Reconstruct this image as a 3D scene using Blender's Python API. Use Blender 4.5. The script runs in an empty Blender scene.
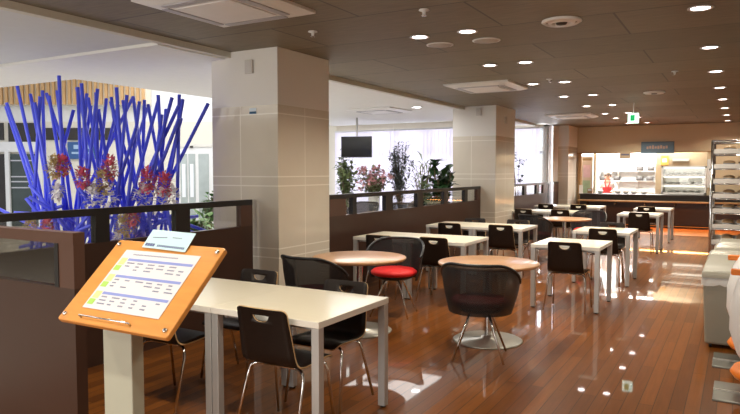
import bpy, math, random
from mathutils import Vector, Matrix
R = random.Random(7)
PI = math.pi
col = bpy.context.scene.collection
scn = bpy.context.scene

# ------------------------------------------------------------------ camera
F, CX, CY, EYE = 640.0, 370.0, 207.0, 1.54
YAW = math.radians(30); PIT = math.atan(36 / 640)
FW = Vector((-math.sin(YAW) * math.cos(PIT), math.cos(YAW) * math.cos(PIT), -math.sin(PIT)))
RT = Vector((math.cos(YAW), math.sin(YAW), 0))
UP = RT.cross(FW)
cam = bpy.data.objects.new('camera', bpy.data.cameras.new('camera'))
col.objects.link(cam)
cam.location = (0, 0, EYE)
cam.rotation_euler = Matrix((RT, UP, -FW)).transposed().to_euler()
cam.data.sensor_width = 36; cam.data.lens = 36 * F / 740
cam.data.clip_end = 200
scn.camera = cam

def ray(x, y):
    return FW + RT * ((x - CX) / F) + UP * ((CY - y) / F)
def onY(x, y, Y):                      # the place on the vertical plane at depth Y
    r = ray(x, y); t = Y / r.y
    return Vector((r.x * t, Y, EYE + r.z * t))
def onD(x, y, D):                      # on the plane facing the entrance diagonal at distance D
    r = ray(x, y); h = r.x * -math.sin(YAW) + r.y * math.cos(YAW)
    return Vector((0, 0, EYE)) + r * (D / h)

# ------------------------------------------------------------------ materials
MATS = {}
def pm(name, c, rough=.5, metal=0., coat=0., spec=.5, noise=0., nscale=8., bump=0., trans=0., emit=None, es=0., alpha=1., sheen=0., stretch=None):
    if name in MATS: return MATS[name]
    m = bpy.data.materials.new(name); m.use_nodes = True
    nt = m.node_tree; b = nt.nodes['Principled BSDF']
    b.inputs['Base Color'].default_value = (*c, 1)
    b.inputs['Roughness'].default_value = rough
    b.inputs['Metallic'].default_value = metal
    b.inputs['Coat Weight'].default_value = coat
    b.inputs['Coat Roughness'].default_value = .05
    b.inputs['Specular IOR Level'].default_value = spec
    b.inputs['Alpha'].default_value = alpha
    b.inputs['Transmission Weight'].default_value = trans
    if emit:
        b.inputs['Emission Color'].default_value = (*emit, 1)
        b.inputs['Emission Strength'].default_value = es
    tc = nt.nodes.new('ShaderNodeTexCoord'); mp = nt.nodes.new('ShaderNodeMapping')
    if stretch: mp.inputs['Scale'].default_value = stretch
    nt.links.new(tc.outputs['Object'], mp.inputs[0])
    n = nt.nodes.new('ShaderNodeTexNoise'); n.inputs['Scale'].default_value = nscale; n.inputs['Detail'].default_value = 4
    nt.links.new(mp.outputs[0], n.inputs['Vector'])
    mx = nt.nodes.new('ShaderNodeMix'); mx.data_type = 'RGBA'
    k = noise if noise else .04
    mx.inputs[6].default_value = (*[v * (1 - k) for v in c], 1)
    mx.inputs[7].default_value = (*[min(1, v * (1 + k)) for v in c], 1)
    nt.links.new(n.outputs['Fac'], mx.inputs[0]); nt.links.new(mx.outputs[2], b.inputs['Base Color'])
    if bump:
        bp = nt.nodes.new('ShaderNodeBump'); bp.inputs['Strength'].default_value = bump; bp.inputs['Distance'].default_value = .01
        nt.links.new(n.outputs['Fac'], bp.inputs['Height']); nt.links.new(bp.outputs[0], b.inputs['Normal'])
    MATS[name] = m
    return m
def emis(name, c, s):
    if name in MATS: return MATS[name]
    m = bpy.data.materials.new(name); m.use_nodes = True; nt = m.node_tree
    nt.nodes.remove(nt.nodes['Principled BSDF'])
    e = nt.nodes.new('ShaderNodeEmission'); e.inputs[0].default_value = (*c, 1); e.inputs[1].default_value = s
    nt.links.new(e.outputs[0], nt.nodes['Material Output'].inputs[0]); MATS[name] = m
    return m
def brick_mat(name, c1, c2, cm, bw, rh, mortar, rough, rot=0, axes='XY', coat=0., noise=.2, offset=.5, grain=(1, 14, 1), bump=0., spec=.5, croughs=.04, squash=1.):
    m = bpy.data.materials.new(name); m.use_nodes = True; nt = m.node_tree; b = nt.nodes['Principled BSDF']
    tc = nt.nodes.new('ShaderNodeTexCoord'); sp = nt.nodes.new('ShaderNodeSeparateXYZ'); cb = nt.nodes.new('ShaderNodeCombineXYZ')
    nt.links.new(tc.outputs['Object'], sp.inputs[0])
    nt.links.new(sp.outputs[axes[0]], cb.inputs[0]); nt.links.new(sp.outputs[axes[1]], cb.inputs[1])
    br = nt.nodes.new('ShaderNodeTexBrick'); br.offset = offset
    nt.links.new(cb.outputs[0], br.inputs['Vector'])
    for k, v in (('Scale', 1), ('Brick Width', bw), ('Row Height', rh), ('Mortar Size', mortar), ('Mortar Smooth', .1), ('Bias', 0)): br.inputs[k].default_value = v
    br.inputs['Color1'].default_value = (*c1, 1); br.inputs['Color2'].default_value = (*c2, 1); br.inputs['Mortar'].default_value = (*cm, 1)
    mp = nt.nodes.new('ShaderNodeMapping'); mp.inputs['Scale'].default_value = grain
    nt.links.new(cb.outputs[0], mp.inputs[0])
    n = nt.nodes.new('ShaderNodeTexNoise'); n.inputs['Scale'].default_value = 3; n.inputs['Detail'].default_value = 6
    nt.links.new(mp.outputs[0], n.inputs['Vector'])
    mr = nt.nodes.new('ShaderNodeMapRange'); mr.inputs[3].default_value = 1 - noise; mr.inputs[4].default_value = 1 + noise
    nt.links.new(n.outputs['Fac'], mr.inputs[0])
    mx = nt.nodes.new('ShaderNodeMix'); mx.data_type = 'RGBA'; mx.blend_type = 'MULTIPLY'; mx.inputs[0].default_value = 1
    nt.links.new(br.outputs['Color'], mx.inputs[6]); nt.links.new(mr.outputs[0], mx.inputs[7])
    nt.links.new(mx.outputs[2], b.inputs['Base Color'])
    b.inputs['Roughness'].default_value = rough; b.inputs['Coat Weight'].default_value = coat; b.inputs['Coat Roughness'].default_value = croughs
    b.inputs['Specular IOR Level'].default_value = spec
    if bump:
        bp = nt.nodes.new('ShaderNodeBump'); bp.inputs['Strength'].default_value = bump; bp.inputs['Distance'].default_value = .003
        n2 = nt.nodes.new('ShaderNodeTexNoise'); n2.inputs['Scale'].default_value = 2.2; n2.inputs['Detail'].default_value = 1
        nt.links.new(tc.outputs['Object'], n2.inputs['Vector'])
        ad = nt.nodes.new('ShaderNodeMath'); ad.operation = 'MULTIPLY_ADD'; ad.inputs[1].default_value = -.25
        nt.links.new(br.outputs['Fac'], ad.inputs[0]); nt.links.new(n2.outputs['Fac'], ad.inputs[2])
        nt.links.new(ad.outputs[0], bp.inputs['Height'])
        nt.links.new(bp.outputs[0], b.inputs['Normal']); nt.links.new(bp.outputs[0], b.inputs['Coat Normal'])
    MATS[name] = m
    return m
def glass(name, tint, refl=.12):
    m = bpy.data.materials.new(name); m.use_nodes = True; nt = m.node_tree
    nt.nodes.remove(nt.nodes['Principled BSDF'])
    t = nt.nodes.new('ShaderNodeBsdfTransparent'); t.inputs[0].default_value = (*tint, 1)
    g = nt.nodes.new('ShaderNodeBsdfGlossy'); g.inputs['Roughness'].default_value = .02; g.inputs[0].default_value = (1, 1, 1, 1)
    mx = nt.nodes.new('ShaderNodeMixShader'); lw = nt.nodes.new('ShaderNodeLayerWeight'); lw.inputs[0].default_value = .5
    pw = nt.nodes.new('ShaderNodeMath'); pw.operation = 'POWER'; pw.inputs[1].default_value = 4; nt.links.new(lw.outputs['Facing'], pw.inputs[0])
    fr = nt.nodes.new('ShaderNodeMath'); fr.operation = 'MULTIPLY_ADD'; fr.inputs[1].default_value = .6; fr.inputs[2].default_value = refl; nt.links.new(pw.outputs[0], fr.inputs[0])
    nt.links.new(fr.outputs[0], mx.inputs[0]); nt.links.new(t.outputs[0], mx.inputs[1]); nt.links.new(g.outputs[0], mx.inputs[2])
    nt.links.new(mx.outputs[0], nt.nodes['Material Output'].inputs[0]); MATS[name] = m
    return m
def translucent(name, c, em=0):
    m = bpy.data.materials.new(name); m.use_nodes = True; nt = m.node_tree
    nt.nodes.remove(nt.nodes['Principled BSDF'])
    a = nt.nodes.new('ShaderNodeBsdfDiffuse'); a.inputs[0].default_value = (*c, 1)
    t = nt.nodes.new('ShaderNodeBsdfTranslucent'); t.inputs[0].default_value = (*c, 1)
    mx = nt.nodes.new('ShaderNodeMixShader'); mx.inputs[0].default_value = .6
    nt.links.new(a.outputs[0], mx.inputs[1]); nt.links.new(t.outputs[0], mx.inputs[2])
    nt.links.new(mx.outputs[0], nt.nodes['Material Output'].inputs[0]); MATS[name] = m
    return m

M_floor = brick_mat('polished_wood_planks', (.135, .040, .005), (.240, .076, .010), (.06, .018, .003), 1.8, .09, .003, .30, axes='YX', coat=.68, noise=.34, grain=(1.2, 16, 1), bump=.12, croughs=.03, spec=.15)
M_ceil = brick_mat('brown_board_ceiling', (.150, .122, .080), (.205, .168, .112), (.075, .06, .04), 1.82, .91, .009, .6, axes='XY', noise=.40, grain=(1.5, 12, 1), offset=.5)
M_white = pm('white_plaster', (.78, .78, .77), .8)
M_lobbyceil = pm('grey_white_ceiling', (.62, .64, .66), .85)
M_cream = pm('cream_plaster', (.72, .66, .54), .8)
M_tan = pm('tan_wall_board', (.62, .50, .34), .7, noise=.06, nscale=1.5)
M_beige = pm('beige_lobby_wall', (.74, .70, .60), .8)
M_brown = pm('brown_laminate', (.044, .019, .012), .42, noise=.08, nscale=5)
M_brownpost = pm('brown_frame_laminate', (.085, .040, .027), .4, noise=.05)
M_blackrail = pm('black_rail', (.012, .011, .012), .35)
M_table = pm('pale_table_laminate', (.80, .74, .60), .28, noise=.03, nscale=3, stretch=(1, 12, 1), coat=.15)
M_tableedge = pm('white_table_edge', (.82, .80, .76), .4)
M_alu = pm('silver_painted_leg', (.50, .50, .51), .35, metal=.35)
M_chrome = pm('chrome', (.72, .72, .74), .18, metal=1)
M_steel = pm('stainless_steel', (.62, .60, .57), .28, metal=.9, noise=.08)
M_shell = pm('wenge_veneer', (.014, .008, .006), .42, noise=.35, nscale=12, stretch=(1, 1, 10), spec=.3)
M_ply = pm('ply_edge', (.62, .42, .22), .5)
M_under = pm('dark_plastic', (.02, .02, .02), .5)
M_oak = pm('round_table_wood', (.50, .26, .12), .3, noise=.12, nscale=5, stretch=(12, 1, 1), coat=.3)
M_red = pm('red_upholstery', (.70, .012, .014), .6, bump=.1, nscale=60)
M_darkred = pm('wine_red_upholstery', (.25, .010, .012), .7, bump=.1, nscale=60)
M_black = pm('black_plastic', (.012, .012, .014), .35)
M_board = pm('honey_wood_board', (.60, .255, .060), .32, noise=.22, nscale=4, stretch=(1.5, 9, 4), coat=.3)
M_paper = pm('white_paper', (.58, .58, .64), .6)
M_card = pm('pale_blue_card', (.46, .66, .74), .5)
M_ink = pm('dark_ink', (.08, .10, .25), .6)
M_greyink = pm('grey_ink', (.16, .17, .28), .6)
M_blueband = pm('lilac_blue_band', (.20, .25, .58), .6)
M_green = pm('green_cell', (.32, .55, .10), .6)
M_yellow = pm('yellow_cell', (.75, .75, .25), .6)
M_greypost = pm('greige_post_paint', (.42, .43, .36), .5)
M_blue = pm('cobalt_paint', (.085, .115, 1.0), .4, noise=.12, nscale=4)
M_leaf = pm('leaf_green', (.06, .16, .035), .5, noise=.4, nscale=9)
M_leafpale = pm('pale_leaf', (.22, .28, .12), .6, noise=.4, nscale=9)
M_leafdark = pm('dark_glossy_leaf', (.020, .060, .018), .35, noise=.3, nscale=9)
M_twig = pm('bark', (.16, .10, .06), .8)
M_pinkfl = pm('pink_petals', (.75, .13, .22), .6, noise=.35, nscale=20)
M_pinkpale = pm('pale_pink_petals', (.85, .45, .45), .6, noise=.3, nscale=20)
M_gold = pm('golden_green_petals', (.55, .42, .20), .6, noise=.35, nscale=20)
M_whitefl = pm('white_petals', (.85, .82, .88), .5)
M_pot = pm('pot_glaze', (.75, .72, .66), .35)
M_binbody = pm('greige_bin_plastic', (.27, .26, .215), .4)
M_binlid = pm('cream_bin_lid', (.38, .36, .30), .3)
M_bag = pm('thin_plastic_bag', (.8, .8, .8), .3, alpha=.6)
M_orange = pm('orange_plastic', (.85, .22, .02), .4)
M_whiteplastic = pm('white_plastic', (.80, .80, .80), .35)
M_darkcounter = pm('dark_counter_front', (.020, .011, .008), .4)
M_ledge = pm('counter_ledge_wood', (.42, .23, .09), .4, noise=.15, nscale=3, stretch=(1, 9, 9))
M_signblue = pm('blue_grey_sign', (.10, .17, .24), .5, noise=.15, nscale=3)
M_signtext = pm('sign_lettering', (.42, .30, .25), .6)
M_dark = pm('dark_opening', (.03, .025, .022), .6)
M_slat = pm('light_wood_slat', (.62, .38, .17), .55, noise=.12, nscale=4)
M_bluescreen = pm('blue_notice', (.03, .10, .28), .4, noise=.3, nscale=2)
M_skin = pm('skin', (.62, .38, .27), .55)
M_cloth = pm('white_uniform_cloth', (.80, .78, .76), .8, bump=.2, nscale=20)
M_apron = pm('red_apron_cloth', (.68, .06, .07), .8)
M_hair = pm('black_hair', (.02, .015, .012), .5)
M_kfloor = pm('floor_board_painted_glow', (.50, .14, .02), .4, noise=.15, nscale=2, stretch=(1, 14, 1), coat=.4)
M_glass = glass('clear_glass', (.95, .96, .95), .03)
M_brglass = glass('smoked_glass', (.62, .58, .52), .10)
M_blind = translucent('blind_fabric', (.86, .84, .90))
M_lamp = emis('downlight_glow', (1, .86, .84), 14)
M_spot = emis('lobby_lamp_glow', (1, .97, .95), 14)
M_tube = emis('fluorescent_glow', (.95, .98, 1), 7)
M_exit = emis('exit_sign_glow', (.75, 1, .85), 2.2)
M_exitgreen = emis('exit_green', (.02, .45, .12), 1)
M_led = emis('amber_strip_glow', (1, .25, .04), .7)

def mesh_mat(name):                     # black net fabric: fine open weave
    m = bpy.data.materials.new(name); m.use_nodes = True; nt = m.node_tree; b = nt.nodes['Principled BSDF']
    b.inputs['Base Color'].default_value = (.012, .011, .013, 1); b.inputs['Roughness'].default_value = .55
    tc = nt.nodes.new('ShaderNodeTexCoord'); mp = nt.nodes.new('ShaderNodeMapping'); mp.inputs['Scale'].default_value = (160, 160, 160)
    ck = nt.nodes.new('ShaderNodeTexChecker'); ck.inputs['Scale'].default_value = 1
    nt.links.new(tc.outputs['Object'], mp.inputs[0]); nt.links.new(mp.outputs[0], ck.inputs['Vector'])
    mr = nt.nodes.new('ShaderNodeMapRange'); mr.inputs[3].default_value = .86; mr.inputs[4].default_value = 1
    nt.links.new(ck.outputs['Fac'], mr.inputs[0]); nt.links.new(mr.outputs[0], b.inputs['Alpha'])
    MATS[name] = m
    return m
M_net = mesh_mat('black_net')

def tile_mat():                         # marble column cladding: big tiles with a slim course between, plaster above 2.3 m
    m = bpy.data.materials.new('column_tiles'); m.use_nodes = True; nt = m.node_tree; b = nt.nodes['Principled BSDF']
    L = nt.links
    def N(t, **k):
        n = nt.nodes.new(t)
        for a, v in k.items(): setattr(n, a, v)
        return n
    def mth(op, a, bb=None, c=None):
        n = N('ShaderNodeMath', operation=op)
        for i, v in enumerate((a, bb, c)):
            if v is None: continue
            if isinstance(v, (int, float)): n.inputs[i].default_value = v
            else: L.new(v, n.inputs[i])
        return n.outputs[0]
    tc = N('ShaderNodeTexCoord'); sp = N('ShaderNodeSeparateXYZ'); L.new(tc.outputs['Object'], sp.inputs[0])
    z = sp.outputs['Z']
    zz = mth('FLOORED_MODULO', mth('ADD', z, TZ), TP)
    l1 = mth('LESS_THAN', mth('ABSOLUTE', mth('SUBTRACT', zz, .006)), .006)
    l2 = mth('LESS_THAN', mth('ABSOLUTE', mth('SUBTRACT', zz, TS)), .006)
    sx = mth('LESS_THAN', mth('ABSOLUTE', mth('ADD', sp.outputs['X'], .05)), .005)
    sy = mth('LESS_THAN', mth('ABSOLUTE', mth('ADD', sp.outputs['Y'], .0)), .005)
    seam = mth('MAXIMUM', mth('MAXIMUM', l1, l2), mth('MAXIMUM', sx, sy))
    low = mth('LESS_THAN', z, TTOP)
    seam = mth('MULTIPLY', seam, low)
    no = N('ShaderNodeTexNoise'); no.inputs['Scale'].default_value = 2.5; no.inputs['Detail'].default_value = 5; L.new(tc.outputs['Object'], no.inputs['Vector'])
    t = N('ShaderNodeMix', data_type='RGBA'); t.inputs[6].default_value = (.60, .54, .45, 1); t.inputs[7].default_value = (.70, .65, .56, 1); L.new(no.outputs['Fac'], t.inputs[0])
    s = N('ShaderNodeMix', data_type='RGBA'); L.new(seam, s.inputs[0]); L.new(t.outputs[2], s.inputs[6]); s.inputs[7].default_value = (.84, .80, .72, 1)
    u = N('ShaderNodeMix', data_type='RGBA'); L.new(low, u.inputs[0]); u.inputs[6].default_value = (.78, .76, .73, 1); L.new(s.outputs[2], u.inputs[7])
    L.new(u.outputs[2], b.inputs['Base Color'])
    r = N('ShaderNodeMapRange'); r.inputs[3].default_value = .7; r.inputs[4].default_value = .12; L.new(low, r.inputs[0]); L.new(r.outputs[0], b.inputs['Roughness'])
    return m
TTOP, TP, TS = 2.22, .745, .655         # top of the tiling, height of a course pair, height of the big tile
TZ = TP * 4 - TTOP
M_tile = tile_mat()

# ------------------------------------------------------------------ mesh building
class MB:
    def __init__(s): s.v = []; s.f = []; s.sm = []
    def add(s, vs, fs, smooth=False):
        n = len(s.v); s.v += [tuple(v) for v in vs]
        s.f += [tuple(i + n for i in f) for f in fs]; s.sm += [smooth] * len(fs); return s
    def box(s, a, b, mat=None):
        x0, y0, z0 = a; x1, y1, z1 = b
        vs = [(x0, y0, z0), (x1, y0, z0), (x1, y1, z0), (x0, y1, z0), (x0, y0, z1), (x1, y0, z1), (x1, y1, z1), (x0, y1, z1)]
        if mat: vs = [mat @ Vector(v) for v in vs]
        return s.add(vs, [(0, 3, 2, 1), (4, 5, 6, 7), (0, 1, 5, 4), (1, 2, 6, 5), (2, 3, 7, 6), (3, 0, 4, 7)])
    def tube(s, pts, r, n=8, caps=True):
        P = [Vector(p) for p in pts]; rs = r if isinstance(r, (list, tuple)) else [r] * len(P)
        vs = []; fs = []; prev = None
        for i, p in enumerate(P):
            d = (P[min(i + 1, len(P) - 1)] - P[max(i - 1, 0)])
            d = d.normalized() if d.length > 1e-9 else Vector((0, 0, 1))
            if prev is None:
                a = Vector((0, 0, 1)) if abs(d.z) < .9 else Vector((1, 0, 0))
                u = d.cross(a).normalized()
            else:
                u = (prev - d * prev.dot(d)); u = u.normalized() if u.length > 1e-6 else d.orthogonal().normalized()
            prev = u; w = d.cross(u)
            for k in range(n):
                t = 2 * PI * k / n
                vs.append(p + (u * math.cos(t) + w * math.sin(t)) * rs[i])
        for i in range(len(P) - 1):
            for k in range(n):
                k2 = (k + 1) % n
                fs.append((i * n + k, i * n + k2, (i + 1) * n + k2, (i + 1) * n + k))
        if caps: fs += [tuple(range(n))[::-1], tuple(range((len(P) - 1) * n, len(P) * n))]
        return s.add(vs, fs, True)
    def lathe(s, prof, n=32, c=(0, 0, 0), a0=0, a1=2 * PI):
        full = abs(a1 - a0 - 2 * PI) < 1e-6; m = n if full else n + 1
        vs = []; fs = []
        for r, z in prof:
            for k in range(m):
                t = a0 + (a1 - a0) * k / n
                vs.append((c[0] + r * math.cos(t), c[1] + r * math.sin(t), c[2] + z))
        for i in range(len(prof) - 1):
            for k in range(n):
                k2 = (k + 1) % m
                fs.append((i * m + k, i * m + k2, (i + 1) * m + k2, (i + 1) * m + k))
        return s.add(vs, fs, True)
    def prism(s, poly, z0, z1):
        n = len(poly); vs = [(x, y, z0) for x, y in poly] + [(x, y, z1) for x, y in poly]
        fs = [tuple(range(n))[::-1], tuple(range(n, 2 * n))] + [(i, (i + 1) % n, n + (i + 1) % n, n + i) for i in range(n)]
        return s.add(vs, fs)
    def build(s, name, mat, parent=None, bevel=0, loc=None, kind=None):
        me = bpy.data.meshes.new(name); me.from_pydata(s.v, [], s.f); me.update()
        me.polygons.foreach_set('use_smooth', s.sm)
        mats = mat if isinstance(mat, (list, tuple)) else [mat]
        for m in mats: me.materials.append(m)
        o = bpy.data.objects.new(name, me); col.objects.link(o)
        if parent: o.parent = parent
        if loc: o.location = loc
        if bevel:
            b = o.modifiers.new('bevel', 'BEVEL'); b.width = bevel; b.segments = 2; b.limit_method = 'ANGLE'; b.harden_normals = False
        if kind: o['kind'] = kind
        return o
def tag(o, label=None, cat=None, group=None, kind=None):
    if label: o['label'] = label
    if cat: o['category'] = cat
    if group: o['group'] = group
    if kind: o['kind'] = kind
    return o
def empty(name, loc, label=None, cat=None, group=None, rz=0):
    o = bpy.data.objects.new(name, None); col.objects.link(o); o.location = loc; o.rotation_euler = (0, 0, rz); o.empty_display_size = .1
    return tag(o, label, cat, group)
def dup(root, loc, rz=None, label=None, group=None):
    c = root.copy(); col.objects.link(c); c.location = loc
    if rz is not None: c.rotation_euler = (0, 0, rz)
    if label: c['label'] = label
    if group: c['group'] = group
    for ch in list(root.children):
        d = ch.copy(); col.objects.link(d); d.parent = c
        for g in list(ch.children):
            e = g.copy(); col.objects.link(e); e.parent = d
    return c
def struct(name, mb, mat, bevel=0, loc=None):
    return mb.build(name, mat, None, bevel, loc, 'structure')
def B(a, b): return MB().box(a, b)

# ------------------------------------------------------------------ shell
HC, HW = 2.80, 2.76
struct('floor', B((-4.45, -4, -.1), (3, 24, 0)), M_floor)
struct('floor_lobby', B((-26, -4, -.1), (-4.45, 24, 0)), brick_mat('pale_lobby_tile', (.60, .57, .52), (.66, .63, .58), (.45, .43, .40), .6, .6, .006, .25, noise=.05, offset=0))
struct('floor', B((-2.6, 16.9, 0), (.6, 18.94, .004)), M_kfloor)  # thin slab before the counter; the warm light there is put into its orange colour
struct('ceiling', B((-4.72, -4, HC), (3, 19.3, HC + .1)), M_ceil)
struct('trim_1', B((-4.80, -4, HW - .02), (-4.72, 19.2, HC + .1)), pm('edge_trim_grey', (.62, .61, .55), .7))
struct('ceiling_lobby', B((-14, -4, HW), (-4.8, 4.3, HW + .1)), M_lobbyceil)
struct('ceiling_lobby', B((-14, 4.3, HW - .03), (-4.8, 5.35, HW + .1)), M_white)
struct('ceiling_lobby', B((-7.7, 5.35, HW), (-4.8, 17.2, HW + .1)), M_white)
struct('ceiling_lobby', B((-9.6, 10.5, HW), (-7.7, 14.9, HW + .1)), M_white)
struct('ceiling_atrium', B((-26, 5.2, 4.6), (-7.6, 18, 4.7)), M_white)
struct('trim_2', B((-7.78, 5.35, HW + .1), (-7.7, 10.5, 4.6)), M_white)
struct('trim_3', B((-14, 5.27, HW + .1), (-7.7, 5.35, 4.6)), M_white)
struct('wall_right', B((2.4, -4, 0), (2.5, 19.3, HC)), M_cream)
struct('wall_entrance', B((-14, -4.1, 0), (3, -4, HC)), M_cream)
struct('wall_left', B((-14.1, -4, 0), (-14, 5.3, HC)), M_beige)

# columns
def column(x0, x1, y0, y1, name='column'):
    cx, cy = (x0 + x1) / 2, (y0 + y1) / 2
    o = struct(name, B((x0 - cx, y0 - cy, 0), (x1 - cx, y1 - cy, HC)), M_tile, loc=(cx, cy, 0)); return o
C1 = (-5.0, -4.1, 5.22, 6.16); C2 = (-4.97, -4.08, 11.9, 13.1); C3 = (-4.85, -4.12, 18.1, 19.2)
for c in (C1, C2, C3): column(*c)

# back wall: header over the kitchen opening and jambs
YB = 19.2
xl, xr = -4.12, 3.0
zb = 2.07
struct('wall_back', B((xl, YB, zb), (xr, YB + .12, HC)), M_tan)
struct('wall_back', B((xl, YB, 0), (onY(577.5, 180, YB).x + .0, YB + .12, zb)), M_tan)
struct('wall_back', B((onY(707, 180, YB).x, YB, 0), (3, YB + .12, zb)), M_tan)
struct('trim_4', B((xl, YB - .02, zb - .03), (-.2, YB, zb)), M_ledge)
# kitchen room
struct('wall_kitchen', B((-6, 22.6, 0), (3, 22.7, 2.7)), M_white)
struct('wall_kitchen_left', B((-4.3, YB + .12, 0), (-4.2, 22.6, 2.7)), M_white)
struct('wall_kitchen_right', B((.8, YB + .12, 0), (.9, 22.6, 2.7)), M_cream)
struct('ceiling_kitchen', B((-4.3, YB + .12, 2.6), (.9, 22.7, 2.7)), M_white)
struct('wall_kitchen_panel', B((onY(656, 160, 20.9).x, 20.9, 0), (.8, 21.0, 2.6)), pm('steel_tan_panel', (.38, .29, .18), .35, metal=.3, noise=.1))

# window walls
def window_wall(name, x0, x1, y, zsill, zhead, nb, n):
    struct('wall_window', B((x0, y, 0), (x1, y + .15, zsill)), M_cream)
    struct('wall_window', B((x0, y, zhead), (x1, y + .15, HW)), M_cream)
    f = MB()
    for i in range(nb + 1):
        x = x0 + (x1 - x0) * i / nb; f.box((x - .03, y + .04, zsill), (x + .03, y + .12, zhead))
    f.box((x0, y + .04, 2.0), (x1, y + .12, 2.07)); f.box((x0, y + .04, zsill), (x1, y + .12, zsill + .06)); f.box((x0, y + .04, zhead - .05), (x1, y + .12, zhead))
    fr = struct('window_%d' % n, f, M_alu)
    g = B((x0, y + .075, zsill), (x1, y + .085, zhead)).build('window_glass', M_glass, fr)
    return fr
window_wall('w', -9.55, -5.9, 14.7, .25, 2.62, 4, 1)
window_wall('w', -5.9, -4.4, 16.9, .25, 2.70, 2, 2)
struct('wall_return', B((-5.95, 14.7, 0), (-5.85, 17.05, HW)), M_cream)
struct('wall_return', B((-4.5, 16.9, 0), (-4.4, 18.1, HW)), M_white)
struct('ceiling_lobby', B((-7.7, 17.2, HW), (-4.8, 19.2, HW + .1)), M_white)
def blinds(x0, x1, y, z0, z1, label):
    t = empty('vertical_blind', ((x0 + x1) / 2, y, z0), label, 'blind', None)
    m = MB(); n = int((x1 - x0) / .1); cx = (x0 + x1) / 2
    for i in range(n):
        x = x0 + (i + .5) * (x1 - x0) / n - cx; a = .5 + R.uniform(-.1, .1)
        dx, dy = .055 * math.cos(a), .055 * math.sin(a)
        m.add([(x - dx, -dy, 0), (x + dx, dy, 0), (x + dx, dy, z1 - z0 - .03), (x - dx, -dy, z1 - z0 - .03)], [(0, 1, 2, 3)])
    s = m.build('slats', M_blind, t)
    sd = s.modifiers.new('s', 'SOLIDIFY'); sd.thickness = .002
    B((x0 - cx, -.025, z1 - z0 - .03), (x1 - cx, .025, z1 - z0 + .01)).build('head_rail', M_whiteplastic, t)
blinds(-9.5, -7.72, 14.58, .12, 2.60, 'white vertical blind behind the television and the flowers')
blinds(-7.70, -5.96, 14.58, .12, 2.60, 'white vertical blind behind the big leafed plant, up to the second column')
blinds(-5.8, -4.55, 16.75, .12, 2.68, 'white vertical blind between the second column and the far column')

# diagonal lobby wall
DW = 17.5
def dpt(px, py, D=DW): return onD(px, py, D)
def dbox(mb, px0, py0, px1, py1, d0, d1):
    """box on the diagonal wall: two corners as seen, thickness from distance d0 to d1"""
    l0, l1 = (px0 - CX) / F * DW, (px1 - CX) / F * DW
    z0, z1 = onD(px0, py1, DW).z, onD(px0, py0, DW).z
    fwh = Vector((-math.sin(YAW), math.cos(YAW), 0))
    mt = Matrix(((RT.x, fwh.x, 0, 0), (RT.y, fwh.y, 0, 0), (0, 0, 1, 0), (0, 0, 0, 1)))
    return mb.box((l0, d0, z0), (l1, d1, z1), mt)
def dwall(name, l0, l1, z0, z1, mat, d0=DW, d1=DW + .1):
    fwh = Vector((-math.sin(YAW), math.cos(YAW), 0))
    mt = Matrix(((RT.x, fwh.x, 0, 0), (RT.y, fwh.y, 0, 0), (0, 0, 1, 0), (0, 0, 0, 1)))
    return struct(name, MB().box((l0, d0, z0), (l1, d1, z1), mt), mat)
dwall('wall_lobby', -16, -.85, 0, 2.88, M_beige)
dwall('wall_lobby', -16, -.85, 2.88, 4.6, M_white)
struct('wall_slats', dbox(MB(), -40, 60, 153, 106, DW - .35, DW - .02), pm('slat_backing', (.75, .68, .55), .8))
sl = empty('slatted_bulkhead', dpt(60, 100, DW - .4), 'row of light wooden slats high on the lobby wall', 'slat screen')
M_ = MB()
for i in range(38):
    x = -40 + i * 5.1
    dbox(M_, x, 60, x + 2.5, 106, DW - .42, DW - .355)
o = M_.build('slats', M_slat, sl); o.matrix_parent_inverse = Matrix.Translation(sl.location).inverted()
def dthing(name, rects, label, cat, base):
    t = empty(name, dpt(*base), label, cat)
    for nm, mat, r, d0, d1 in rects:
        o = dbox(MB(), *r, DW - d1, DW - d0).build(nm, mat, t); o.matrix_parent_inverse = Matrix.Translation(t.location).inverted()
    return t
def dstruct(nm, mat, r, d0=0.005, d1=.05): return struct(nm, dbox(MB(), *r, DW - d1, DW - d0), mat)
dstruct('window_3', M_dark, (-20, 123, 6, 140))
dstruct('window_4', M_dark, (11, 123, 42, 142))
dstruct('trim_5', M_dark, (46, 128, 122, 140))
dstruct('trim_6', M_white, (-20, 142, 46, 152), .005, .09)
dstruct('window_5', M_dark, (-20, 154, 8, 226))
wd = dstruct('window_6', pm('dark_glass_front', (.035, .05, .04), .12, noise=.5, nscale=2), (12, 154, 40, 226))
for k, y in enumerate((160, 176, 181, 187)): dbox(MB(), 13, y, 39, y + 1.2, DW - .08, DW - .052).build('glazing_bar', M_alu, wd)
dstruct('trim_7', M_white, (8, 150, 12, 227), .005, .12); dstruct('trim_8', M_white, (40, 150, 44, 227), .005, .12)
dthing('wall_notice_board', [('panel', M_bluescreen, (70, 142, 98, 159), .01, .08), ('heading', pm('notice_pale', (.35, .5, .7), .5), (76, 145, 92, 149), .08, .085), ('text_lines', pm('notice_pale', (.35, .5, .7), .5), (74, 152, 94, 154), .08, .085)],
       'blue notice panel on the lobby wall behind the blue sticks', 'notice board', (84, 159, DW))
dr = dstruct('door_1', M_white, (178, 147, 214, 227), .005, .09)
for a, b_ in ((182, 188.5), (190, 196.5), (200, 210)):
    dbox(MB(), a, 154, b_, 222, DW - .11, DW - .095).build('door_pane', pm('lobby_door_glass', (.42, .47, .46), .15, noise=.3, nscale=3), dr)
for a, b_ in ((183.5, 187), (191.5, 195)):
    dbox(MB(), a, 164, b_, 197, DW - .125, DW - .112).build('door_light', pm('lobby_door_sky', (.82, .86, .9), .3), dr)
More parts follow.
